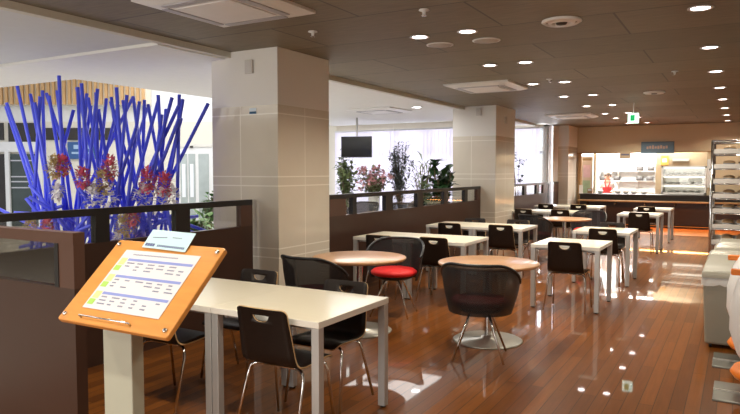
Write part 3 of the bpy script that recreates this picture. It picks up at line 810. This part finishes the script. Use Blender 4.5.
for (a, b_) in seen:
    d0 = R.uniform(-.25, .25); d1 = R.uniform(-.35, .35) if b_[0] < 160 else R.uniform(-.4, -.2)
    p0 = stickp(px2l(a[0]), d0, py2z(a[1])); p1 = stickp(px2l(b_[0]), d1, py2z(b_[1]))
    dr_ = (p0 - p1).normalized(); q0 = p0 + dr_ * ((p0.z - .30) / max(.3, -dr_.z)) * .9
    MB().tube([q0, p1], .0185, 8).build('stick', M_blue, sc)
for i in range(42):                                   # the low tangle
    l = R.uniform(-.85, .75); z = R.uniform(.62, 1.15); a = R.uniform(-.6, .6) if i % 2 else R.uniform(.7, 2.4); L = R.uniform(.25, .55)
    MB().tube([stickp(l - L * math.cos(a), R.uniform(-.3, .3), max(.5, z - L * math.sin(a))), stickp(l + L * math.cos(a), R.uniform(-.3, .3), z + L * math.sin(a))], .019, 7).build('stick', M_blue, sc)
def bloom(px, py, r, mat, n, sz, nm):
    c = stickp(px2l(px), -.42, py2z(py)); m = MB()
    for i in range(n):
        d = Vector((R.gauss(0, 1), R.gauss(0, 1), R.gauss(0, 1))).normalized(); p_ = c + Vector((d.x * r, d.y * r * .6, d.z * r * 1.2)) * R.uniform(.4, 1.15)
        leaf(m, p_, d + Vector((0, 0, .2)), sz, sz * .4)
    m.build(nm, mat, sc)
for px, py, r, mt in [(84, 178, .075, M_pinkfl), (103, 180, .08, M_gold), (110, 168, .075, M_pinkfl), (145, 180, .08, M_pinkfl), (160, 184, .085, M_pinkfl), (58, 168, .08, M_gold), (66, 165, .06, M_pinkfl), (34, 224, .08, M_gold), (50, 222, .05, M_pinkfl), (122, 222, .08, M_gold), (130, 214, .06, M_pinkfl)]:
    bloom(px, py, r * 1.2, mt, 190, .04, 'flower_cluster')
    bloom(px + 2, py + 3, r * .9, M_gold if mt is M_pinkfl else M_pinkpale, 40, .03, 'flower_cluster')
for px, py, r in [(92, 196, .09), (108, 196, .09), (140, 195, .09), (156, 199, .10), (168, 194, .06), (118, 236, .08), (60, 190, .05)]:
    bloom(px, py, r, M_whitefl, 60, .06, 'white_lilies')

# television
tvp = onY(356.5, 147, 12.6)
tv = empty('television', (tvp.x, tvp.y, tvp.z), 'black television hanging from the white ceiling', 'television', None, .3)
B((-.36, -.03, -.24), (.36, .04, .24)).build('casing', M_black, tv, bevel=.008)
B((-.34, -.033, -.21), (.34, -.0305, .22)).build('screen', pm('dark_screen', (.008, .009, .011), .12), tv)
MB().tube([(0, .05, -.05), (0, .05, HW - tvp.z)], .02).build('ceiling_pole', M_steel, tv)
B((-.08, .04, -.1), (.08, .075, .1)).build('bracket', M_black, tv)

# thermostats / little labels on the columns
q = onY(253, 111, C1[2]); tl = empty('column_label', tuple(q), 'small blue and white label on the first column', 'label')
B((-.045, -.004, -.03), (.045, 0, .03)).build('plate', pm('label_white', (.7, .8, .88), .5), tl); B((-.045, -.006, -.03), (.045, -.004, -.006)).build('blue_band', pm('label_blue', (.02, .10, .22), .5), tl)
q = onY(250, 67, C1[2]); tl = empty('wall_speaker', tuple(q), 'small grey box high on the first column', 'speaker')
B((-.05, -.03, -.07), (.05, 0, .07)).build('case', pm('speaker_case', (.6, .58, .56), .5), tl, bevel=.005)
for i, (q, rz, lb) in enumerate([(onY(479, 112, C2[2]), 0, 'small box high on the front of the second column'), (Vector((C2[1], 12.45, 2.55)), PI / 2, 'small box high on the aisle side of the second column')]):
    o = dup(tl, tuple(q), rz, lb)

# ------------------------------------------------------------------ serving counter and kitchen
YC = 18.75
ct = empty('serving_counter', (-1.9, YC, 0), 'long dark serving counter with a wooden tray rail across the back', 'counter')
xa, xb = onY(579, 200, YC).x + 1.9, 2.2
B((xa, .12, .10), (xb, .75, .86)).build('body', M_darkcounter, ct)
B((xa, .20, 0), (xb, .70, .10)).build('plinth', M_darkcounter, ct)
B((xa, -.22, .70), (xb, .12, .735)).build('tray_rail', M_ledge, ct, bevel=.004)
B((xa, .02, .86), (xb, .85, .90)).build('worktop', M_darkcounter, ct, bevel=.004)
B((xa, .14, .05), (xb, .155, .06)).build('led_strip', M_led, ct)
for i in range(6): B((xa + .2 + i * .75, -.18, .62), (xa + .23 + i * .75, .12, .70)).build('rail_bracket', M_dark, ct)
ll = lampdata('counter_strip', 16, 3.2, (1, .42, .12), 2.4, 'RECTANGLE', .04)
beam(-1.7, YC + .06, .62, ll, (-.5, 0, 0))
# display case
Yd = 19.5
a = onY(661, 190, Yd).x; b_ = onY(706, 190, Yd).x; z0 = .90; z1 = onY(680, 166, Yd).z
dc = empty('display_case', ((a + b_) / 2, Yd, z0), 'lit stainless display case with three shelves on the counter', 'display case')
w = (b_ - a) / 2; h = z1 - z0
fr = MB(); fr.box((-w, 0, 0), (-w + .04, .45, h)); fr.box((w - .04, 0, 0), (w, .45, h)); fr.box((-w, 0, h - .05), (w, .45, h)); fr.box((-w, 0, 0), (w, .45, .05)); fr.box((-w, .43, 0), (w, .45, h))
fr.build('frame', M_steel, dc)
for k in (1, 2): B((-w + .04, .0, h * k / 3), (w - .04, .43, h * k / 3 + .025)).build('shelf', M_steel, dc)
for k in range(3): B((-w + .05, .40, h * (k + 1) / 3 - .06), (w - .05, .42, h * (k + 1) / 3 - .035)).build('lamp', emis('case_lamp', (1, .95, .8), 3), dc)
B((-w + .04, .004, .05), (w - .04, .008, h - .05)).build('glass_front', M_glass, dc)
bowl0 = None
for k in range(3):
    for j in range(5):
        zz = z0 + h * k / 3 + (.05 if k == 0 else .025) + .003; x = (a + b_) / 2 - w + .2 + j * (2 * w - .4) / 4; y = Yd + .2
        lb = '%s dish on the %s shelf of the display case' % (['leftmost', 'second', 'middle', 'fourth', 'rightmost'][j], ['bottom', 'middle', 'top'][k])
        if bowl0 is None:
            bowl0 = empty('food_bowl', (x, y, zz), lb, 'bowl', 'dishes in the display case')
            MB().lathe([(.0005, 0), (.035, 0), (.075, .05), (.07, .05), (.033, .008), (.0005, .008)], 16).build('bowl', M_whiteplastic, bowl0)
            MB().lathe([(.060, .038), (.04, .05), (.0005, .055)], 12).build('food', pm('food', (.5, .25, .12), .6, noise=.5, nscale=30), bowl0)
        else: dup(bowl0, (x, y, zz), None, lb)
# items on the counter
for i, (px, lb) in enumerate([(618, 'white bowl with food on the counter right of the kitchen worker'), (626, 'white bowl on the counter between the worker and the display case'), (634, 'white bowl on the counter left of the display case'), (644, 'rightmost white bowl on the counter before the display case'), (600, 'white bowl on the counter left of the kitchen worker')]):
    q = onY(px, 190, YC + .45); o = dup(bowl0, (q.x, q.y, .90), None, lb, 'bowls on the counter'); o.scale = (1.3, 1.3, 1.6)
q = onY(579.5, 192, YC + .2)
ms = empty('menu_easel', (q.x + .04, q.y, .90), 'white upright menu card at the left end of the counter', 'menu card')
B((-.05, -.01, 0), (.05, .01, .24)).build('card', M_whiteplastic, ms); B((-.05, -.05, 0), (.05, .05, .012)).build('foot', M_whiteplastic, ms)
q = onY(586, 190, YC + .5)
bx_ = empty('ticket_box', (q.x + .12, q.y, .90), 'small brown box on the counter near its left end', 'box')
B((-.07, -.06, 0), (.07, .06, .14)).build('case', pm('box_brown', (.30, .18, .10), .5), bx_, bevel=.006); B((-.05, -.064, .07), (.05, -.061, .12)).build('front_label', M_paper, bx_)
# sign boards
a = onY(641, 150, YB - .06); b_ = onY(674, 150, YB - .06); z1 = onY(645, 142, YB).z; z0 = onY(645, 153.5, YB).z
sg = empty('counter_sign', ((a.x + b_.x) / 2, YB - .05, z0), 'blue grey sign board above the serving counter', 'sign')
w = (b_.x - a.x) / 2
B((-w, 0, 0), (w, .04, z1 - z0)).build('panel', M_signblue, sg, bevel=.003)
m = MB()
for i in range(8): m.box((-w * .66 + i * w * .165, -.004, .12 + .01 * (i % 2)), (-w * .66 + i * w * .165 + w * .12, -.001, .19 + .015 * (i % 3)))
m.build('lettering', M_signtext, sg)
a = onY(620, 150, YB); b_ = onY(631, 150, YB)
s2 = empty('hanging_sign', ((a.x + b_.x) / 2, YB - .06, onY(625, 159, YB).z), 'small tan sign hanging over the worker in the kitchen opening', 'sign')
B((-(b_.x - a.x) / 2, 0, 0), ((b_.x - a.x) / 2, .02, .24)).build('panel', pm('tan_sign', (.55, .45, .32), .6), s2)
B((-(b_.x - a.x) / 2 + .04, -.003, .10), ((b_.x - a.x) / 2 - .04, -.001, .14)).build('lettering', M_greyink, s2)
# jamb, poster panel
struct('trim_11', B((onY(578, 180, YB).x, YB - .03, 0), (onY(581, 180, YB).x, YB + .12, zb)), M_ledge)
po = empty('poster_panel', (onY(587, 180, 19.7).x, 19.7, .9), 'tall pale poster panel at the left of the kitchen opening', 'poster')
w = (onY(593, 180, 19.7).x - onY(582, 180, 19.7).x) / 2
B((-w, 0, -.88), (w, .03, 1.08)).build('panel', pm('poster_cream', (.70, .58, .48), .6), po)
B((-w * .8, -.004, .95), (w * .8, -.001, 1.02)).build('heading', pm('poster_brown', (.28, .18, .08), .6), po)
B((-w * .7, -.004, .45), (w * .6, -.001, .82)).build('pink_picture', pm('poster_pink', (.80, .55, .60), .6, noise=.3, nscale=6), po)
B((-w * .8, -.004, -.05), (w * .6, -.001, .36)).build('green_picture', pm('poster_green', (.40, .52, .34), .6, noise=.3, nscale=6), po)
struct('trim_12', B((onY(593.5, 180, 19.7).x, 19.65, 0), (onY(596, 180, 19.7).x, 19.8, 2.6)), M_cream)
# back shelves
xs0, xs1 = onY(598, 180, 22.3).x, onY(655, 180, 22.3).x
sh = empty('kitchen_shelf', ((xs0 + xs1) / 2, 22.3, 0), 'long open shelf unit along the bright kitchen wall', 'shelf')
w = (xs1 - xs0) / 2
for z in (1.20, 1.52): B((-w, 0, z), (w, .28, z + .03)).build('shelf_board', M_steel, sh)
for x in (-w, -w / 3, w / 3, w - .03): B((x, .25, .0), (x + .03, .28, 1.8)).build('upright', M_steel, sh)
B((-w, .0, .82), (w, .28, .86)).build('shelf_board', M_steel, sh)
pans = [(640, 1.55, 'upper'), (651, 1.55, 'upper'), (640, 1.23, 'lower'), (650, 1.23, 'lower'), (617, 1.23, 'lower'), (603, 1.23, 'lower')]
pn = None
for i, (px, z, s_) in enumerate(pans):
    q = onY(px, 170, 22.42)
    lb = ['dark pot on the upper kitchen shelf, left of two', 'dark pot on the upper kitchen shelf, right end', 'dark pot on the lower kitchen shelf, left of the right end pair', 'dark pot on the lower kitchen shelf, right end', 'pot on the lower kitchen shelf right of the worker', 'pot on the lower kitchen shelf left of the worker'][i]
    if pn is None:
        pn = empty('cooking_pot', (q.x, 22.42, z), lb, 'pot', 'pots on the kitchen shelves')
        MB().lathe([(.0005, 0), (.10, 0), (.11, .01), (.11, .14), (.10, .14), (.0005, .12)], 20).build('pot_body', M_dark, pn)
        m = MB(); m.box((-.15, -.012, .10), (-.105, .012, .115)); m.box((.105, -.012, .10), (.15, .012, .115)); m.build('handles', M_dark, pn)
    else: dup(pn, (q.x, 22.42, z), None, lb)
# things right of the display case
q = onY(664, 162, 20.6)
yb = empty('yellow_box', (q.x, 20.73, 1.7), 'small yellow box mounted at the left of the steel kitchen wall', 'box')
B((-.10, 0, 0), (.10, .17, .30)).build('case', pm('yellow_plastic', (.50, .26, .05), .5), yb, bevel=.01); B((-.06, -.004, .1), (.06, -.001, .2)).build('front_label', M_paper, yb)
q = onY(681, 160, 20.9)
B((q.x - .22, 20.80, 1.83), (q.x + .22, 20.895, 1.90)).build('range_hood_lip', M_steel); tag(bpy.context.scene.collection.objects['range_hood_lip'], 'thin steel lip on the wall above the display case', 'hood')
q = onY(710, 175, YB)
cp = empty('control_panel', (q.x, YB - .03, 1.1), 'white control panel beside the display case', 'control panel')
B((-.07, 0, 0), (.07, .03, .75)).build('plate', M_whiteplastic, cp, bevel=.004); MB().tube([(0, -.004, .48), (0, .004, .48)], .025, 14).build('knob', M_black, cp)

# kitchen worker -------------------------------------------------------
def skin_obj(name, pts, edges, radii, mat, parent, root=0, levels=2):
    me = bpy.data.meshes.new(name); me.from_pydata(pts, edges, []); me.update()
    o = bpy.data.objects.new(name, me); col.objects.link(o); o.parent = parent
    sk = o.modifiers.new('skin', 'SKIN'); sk.use_smooth_shade = True
    if not me.skin_vertices: 
        bpy.context.view_layer.objects.active = o
    for i, r in enumerate(radii):
        v = me.skin_vertices[0].data[i]; v.radius = r if isinstance(r, tuple) else (r, r)
    me.skin_vertices[0].data[root].use_root = True
    ss = o.modifiers.new('sub', 'SUBSURF'); ss.levels = levels; ss.render_levels = levels
    me.materials.append(mat); return o
q = onY(608, 180, 20.3)
pe = empty('person', (q.x, 20.3, 0), 'kitchen worker in white uniform, white cap and red apron behind the counter', 'person')
body = [(0, 0, .80), (0, 0, .92), (0, -.01, 1.08), (0, 0, 1.20), (0, -.01, 1.27), (0, -.03, 1.34), (0, -.03, 1.43),
        (-.09, 0, .74), (-.10, -.01, .42), (-.10, .01, .07), (-.11, -.09, .035), (.09, 0, .74), (.10, -.01, .42), (.10, .01, .07), (.11, -.09, .035),
        (-.16, 0, 1.19), (-.24, -.06, .99), (-.20, -.27, .94), (-.18, -.34, .94), (.16, 0, 1.19), (.24, -.06, .99), (.20, -.27, .94), (.18, -.34, .94)]
ed = [(0, 1), (1, 2), (2, 3), (3, 4), (4, 5), (5, 6), (0, 7), (7, 8), (8, 9), (9, 10), (0, 11), (11, 12), (12, 13), (13, 14), (3, 15), (15, 16), (16, 17), (17, 18), (3, 19), (19, 20), (20, 21), (21, 22)]
rd = [(.15, .11), (.13, .095), (.15, .11), (.12, .085), .05, (.075, .09), (.078, .09), .075, .055, .038, .03, .075, .055, .038, .03, .055, .042, .032, .03, .055, .042, .032, .03]
# hands: five fingers each
for s, hb in ((-1, 18), (1, 22)):
    base = Vector(body[hb])
    for k in range(5):
        if k < 4:
            o_ = base + Vector(((k - 1.5) * .016, -.035, 0)); L = [.055, .065, .062, .05][k]
            a_, b2, c2_ = o_, o_ + Vector((0, -L * .6, -.004)), o_ + Vector((0, -L, -.022))
        else:
            a_ = base + Vector((-s * .03, -.01, 0)); b2 = a_ + Vector((-s * .02, -.025, -.005)); c2_ = b2 + Vector((-s * .004, -.025, -.01))
        n = len(body); body += [tuple(a_), tuple(b2), tuple(c2_)]; ed += [(hb, n), (n, n + 1), (n + 1, n + 2)]; rd += [.009, .008, .007]
skin_obj('body', body, ed, rd, M_skin, pe)
ub = [0, 1, 2, 3, 15, 16, 17, 19, 20, 21]
idx = {v: i for i, v in enumerate(ub)}
skin_obj('uniform', [body[i] for i in ub], [(idx[a], idx[b]) for a, b in ed if a in idx and b in idx],
         [tuple(x * 1.14 + .006 for x in (rd[i] if isinstance(rd[i], tuple) else (rd[i], rd[i]))) for i in ub], M_cloth, pe)
tr = [0, 7, 8, 9, 11, 12, 13]; idx = {v: i for i, v in enumerate(tr)}
skin_obj('trousers', [body[i] for i in tr], [(idx[a], idx[b]) for a, b in ed if a in idx and b in idx], [tuple(x * 1.18 + .008 for x in (rd[i] if isinstance(rd[i], tuple) else (rd[i], rd[i]))) for i in tr], M_cloth, pe)
m = MB()
for sx in (-1, 1): m.tube([(sx * .07, -.02, 1.29), (sx * .075, -.10, 1.20), (sx * .03, -.140, 1.06)], .018, 6)
m.box((-.13, -.155, .62), (.13, -.140, 1.06)); m.build('apron', M_apron, pe, bevel=.005)
MB().lathe([(.100, 0), (.108, .03), (.112, .07), (.09, .105), (.0005, .12)], 22, (0, -.03, 1.44)).build('cap', M_whiteplastic, pe)
MB().lathe([(.096, .0), (.104, .05), (.10, .09)], 18, (0, -.015, 1.36), math.radians(10), math.radians(170)).build('hair', M_hair, pe)
m = MB()
for sx in (-1, 1): m.lathe([(.0005, -.009), (.008, -.005), (.009, 0), (.008, .005), (.0005, .009)], 8, (sx * .032, -.118, 1.405))
m.build('eyes', M_hair, pe)
MB().tube([(0, -.115, 1.405), (0, -.14, 1.375), (0, -.12, 1.365)], [.008, .012, .008], 6).build('nose', M_skin, pe)
MB().tube([(-.025, -.112, 1.338), (0, -.12, 1.335), (.025, -.112, 1.338)], .006, 6).build('mouth', pm('lips', (.5, .15, .13), .5), pe)
m = MB()
for sx in (-1, 1): m.tube([(sx * .088, -.03, 1.37), (sx * .10, -.03, 1.39), (sx * .092, -.03, 1.415)], .012, 6)
m.build('ears', M_skin, pe)

# ------------------------------------------------------------------ right hand side: rack, bins, steel counter
rk = empty('tray_rack', (.10, 8.7, 0), 'tall stainless rack full of trays at the right edge', 'rack')
RX0, RX1, RY0, RY1, RH = -.38, .30, -.35, .35, 1.88
for x in (RX0, RX1):
    for y in (RY0, RY1): MB().tube([(x, y, .10), (x, y, RH)], .016, 10).build('upright', M_chrome, rk)
for x in (RX0, RX1):
    for y in (RY0, RY1): MB().lathe([(.0005, 0), (.03, .0), (.035, .03), (.03, .10), (.0005, .10)], 12, (x, y, 0)).build('castor', M_black, rk)
levels = [.30, .50, .69, .87, 1.05, 1.22, 1.39, 1.56, 1.73]
m = MB()
for z in levels:
    for y in (RY0, RY1): m.tube([(RX0, y, z), (RX1, y, z)], .009, 6)
    for x in (RX0, RX1): m.tube([(x, RY0, z), (x, RY1, z)], .007, 6)
m.build('shelf_rails', M_chrome, rk)
m = MB()
for y in (RY0, RY1): m.tube([(RX0, y, RH), (RX1, y, RH)], .014, 8)
for x in (RX0, RX1): m.tube([(x, RY0, RH), (x, RY1, RH)], .014, 8)
m.build('top_frame', M_chrome, rk)
hts = ['lowest', 'second lowest', 'third from the bottom', 'fourth from the bottom', 'middle', 'fourth from the top', 'third from the top', 'second from the top', 'topmost']
M_traywhite = pm('tray_pearl', (.62, .58, .54), .25, metal=.3)
tr0 = None; cup0 = None
for i, z in enumerate(levels):
    lb = '%s steel tray in the rack at the right edge' % hts[i]
    if tr0 is None:
        tr0 = empty('steel_tray', (.06, 8.7, z + .010), lb, 'tray', 'trays in the rack')
        B((-.325, -.33, 0), (.32, .33, .006)).build('tray_base', M_traywhite, tr0)
        m = MB(); m.box((-.33, -.335, 0), (.325, -.325, .05)); m.box((-.33, .325, 0), (.325, .335, .05)); m.box((-.335, -.335, 0), (-.325, .335, .05)); m.box((.32, -.335, 0), (.33, .335, .05)); m.build('tray_rim', M_traywhite, tr0)
    else: dup(tr0, (.06, 8.7, z + .010), None, lb)
    for j, (x, y) in enumerate([(-.17, -.2), (-.02, -.2), (.14, -.2), (-.17, .02), (-.02, .05)]):
        lb = '%s bowl on the %s tray of the rack' % (['front left', 'front middle', 'front right', 'rear left', 'rear middle'][j], hts[i])
        if cup0 is None:
            cup0 = empty('covered_bowl', (.06 + x, 8.7 + y, z + .018), lb, 'bowl', 'covered bowls in the rack')
            MB().lathe([(.0005, 0), (.03, 0), (.06, .05), (.062, .056)], 16).build('bowl', M_whiteplastic, cup0)
            MB().lathe([(.063, .054), (.058, .070), (.03, .082), (.0005, .084)], 16).build('lid', pm('lid_tan', (.55, .36, .20), .4, noise=.3, nscale=10), cup0)
        else: dup(cup0, (.06 + x, 8.7 + y, z + .018), None, lb)
sc_ = empty('steel_side_counter', (-.05, 13.3, 0), 'narrow stainless side counter just left of the tray rack', 'counter')
for x in (-.35, .35):
    for y in (-.3, .3): MB().tube([(x, y, 0), (x, y, .83)], .025, 10).build('leg', M_steel, sc_)
B((-.38, -.33, .83), (.38, .33, .86)).build('worktop', M_steel, sc_, bevel=.004)
B((-.36, -.31, .3), (.36, .31, .32)).build('lower_shelf', M_steel, sc_)

def bin_(x, y, label, s=1., first=[None]):
    if first[0] is not None: return dup(first[0], (x, y, 0), None, label)
    t = empty('waste_bin', (x, y, 0), label, 'bin', 'pale waste bins with hooded lids along the right edge')
    m = MB()
    m.add([(-.145, -.19, .03), (.145, -.19, .03), (.145, .19, .03), (-.145, .19, .03), (-.17, -.22, .62), (.17, -.22, .62), (.17, .22, .62), (-.17, .22, .62)], [(0, 3, 2, 1), (4, 5, 6, 7), (0, 1, 5, 4), (1, 2, 6, 5), (2, 3, 7, 6), (3, 0, 4, 7)])
    m.build('body', M_binbody, t, bevel=.02)
    # hooded lid: profile along y
    m = MB(); pr = [(-.235, .62), (-.235, .66), (-.19, .72), (-.10, .81), (0, .84), (.10, .81), (.19, .72), (.235, .66), (.235, .62)]
    n = len(pr); wv = [.18, .182, .17, .13, .12, .13, .17, .182, .18]
    vs = [(-w_, y_, z_) for (y_, z_), w_ in zip(pr, wv)] + [(w_, y_, z_) for (y_, z_), w_ in zip(pr, wv)]
    fs = [(i, i + 1, n + i + 1, n + i) for i in range(n - 1)] + [tuple(range(n))[::-1], tuple(range(n, 2 * n))]
    m.add(vs, fs); lid = m.build('hood_lid', M_binlid, t, bevel=.015)
    B((-.09, -.222, .645), (.09, -.214, .68)).build('flap_edge', M_binbody, lid)
    m = MB(); N_ = 36
    for i in range(N_):                                     # bag overhang, crumpled
        a_ = 2 * PI * i / N_
        ex_ = 1 / max(abs(math.cos(a_)) / .176, abs(math.sin(a_)) / .226); 
        x_, y_ = ex_ * math.cos(a_), ex_ * math.sin(a_); k = 1 + R.uniform(.0, .05)
        m.v += [(x_, y_, .618), (x_ * k, y_ * k, .585), (x_ * 1.0 * k, y_ * k, .555 + R.uniform(-.02, .01))]
    for i in range(N_):
        j = (i + 1) % N_
        for k in range(2): m.f.append((i * 3 + k, j * 3 + k, j * 3 + k + 1, i * 3 + k + 1)); m.sm.append(True)
    m.build('bin_liner', M_bag, t)
    for sx in (-1, 1):
        for sy in (-1, 1): MB().tube([(sx * .1 - .012, sy * .15, .02), (sx * .1 + .012, sy * .15, .02)], .02, 10).build('castor', M_black, t)
    first[0] = t; return t
bin_(-.085, 6.45, 'nearest full hooded grey bin with a clear liner')
bin_(-.06, 7.05, 'second hooded bin, directly behind the nearest one')
bin_(-.03, 7.62, 'third hooded bin in front of the tray rack')
# round white container with orange details on a steel base
rc = empty('round_white_container', (.20, 5.02, 0), 'white round bodied container with orange trim at the right edge', 'container')
MB().lathe([(.0005, .20), (.13, .20), (.19, .30), (.235, .45), (.235, .62), (.20, .78), (.15, .88), (.0005, .90)], 36).build('body', M_whiteplastic, rc)
MB().lathe([(.0005, .13), (.20, .13), (.225, .165), (.20, .205), (.0005, .205)], 30).build('orange_ring', M_orange, rc)
MB().lathe([(.05, .02), (.05, .15)], 16).build('stem', M_steel, rc)
B((-.32, -.22, .0), (.3, .22, .014)).build('base_plate', pm('worn_steel', (.22, .22, .20), .4, metal=.6), rc, bevel=.004)
B((-.32, -.005, .014), (.3, .005, .022)).build('plate_rib', M_steel, rc)
MB().lathe([(.0005, .90), (.05, .90), (.06, .93), (.0005, .95)], 20).build('orange_cap', M_orange, rc)
B((-.235, -.03, .83), (-.10, .03, .87)).build('orange_handle', M_orange, rc, bevel=.008)
rc2 = dup(rc, (.17, 5.85, 0), None, 'second white container with orange trim, behind the nearer one'); rc['group'] = rc2['group'] = 'white containers with orange trim'

# ------------------------------------------------------------------ light
wd_ = bpy.data.worlds.new('world'); scn.world = wd_; wd_.use_nodes = True
bg = wd_.node_tree.nodes['Background']; bg.inputs[0].default_value = (.80, .86, 1, 1); bg.inputs[1].default_value = 1.1
def area(name, loc, rot, e, sx, sy, c):
    o = bpy.data.objects.new(name, lampdata(name, e, sx, c, PI, 'RECTANGLE', sy)); col.objects.link(o); o.location = loc; o.rotation_euler = rot; return o
area('daylight_window', (-7.7, 15.3, 1.6), (-PI / 2, 0, 0), 150, 4.0, 2.6, (.90, .90, 1))
area('daylight_window', (-5.2, 17.5, 1.6), (-PI / 2, 0, 0), 95, 1.8, 2.6, (.90, .92, 1))
area('atrium_skylight', (-11, 9.5, 4.5), (0, 0, 0), 230, 5, 6, (.95, .97, 1))
area('lobby_ceiling_lamps', (-9, 1.5, 2.70), (0, 0, 0), 110, 5, 4, (1, .97, .92))
area('lobby_ceiling_lamps', (-6.2, 9, 2.70), (0, 0, 0), 110, 2, 6, (1, .97, .93))
area('kitchen_lamps', (-2.6, 21.2, 2.55), (0, 0, 0), 520, 3, 2, (1, .99, .96))
area('camera_side_fill', (-3.2, -3.6, 1.7), (PI / 2, 0, 0), 165, 4.5, 2.0, (1, .96, .87))  # added soft fill lamp behind the camera, stands for no known window
for x, y in ((-3.2, 21.5), (-1.8, 21.5)):
    o = B((-.6, -.08, 0), (.6, .08, .04)).build('ceiling_tube_light', M_tube); o.location = (x, y, 2.55)
    tag(o, 'bright fluorescent tube fitting in the kitchen ceiling, %s' % ('left' if x < -2 else 'right'), 'ceiling light', 'kitchen tube lights')

scn.view_settings.view_transform = 'Standard'; scn.view_settings.look = 'None'
scn.view_settings.gamma = 1; scn.view_settings.use_curve_mapping = False
scn.view_settings.exposure = 0.38
scn.cycles.use_denoising = True
scn.cycles.max_bounces = 8; scn.cycles.transparent_max_bounces = 16
scn.cycles.sample_clamp_indirect = 4
scn.cycles.caustics_reflective = False; scn.cycles.caustics_refractive = False
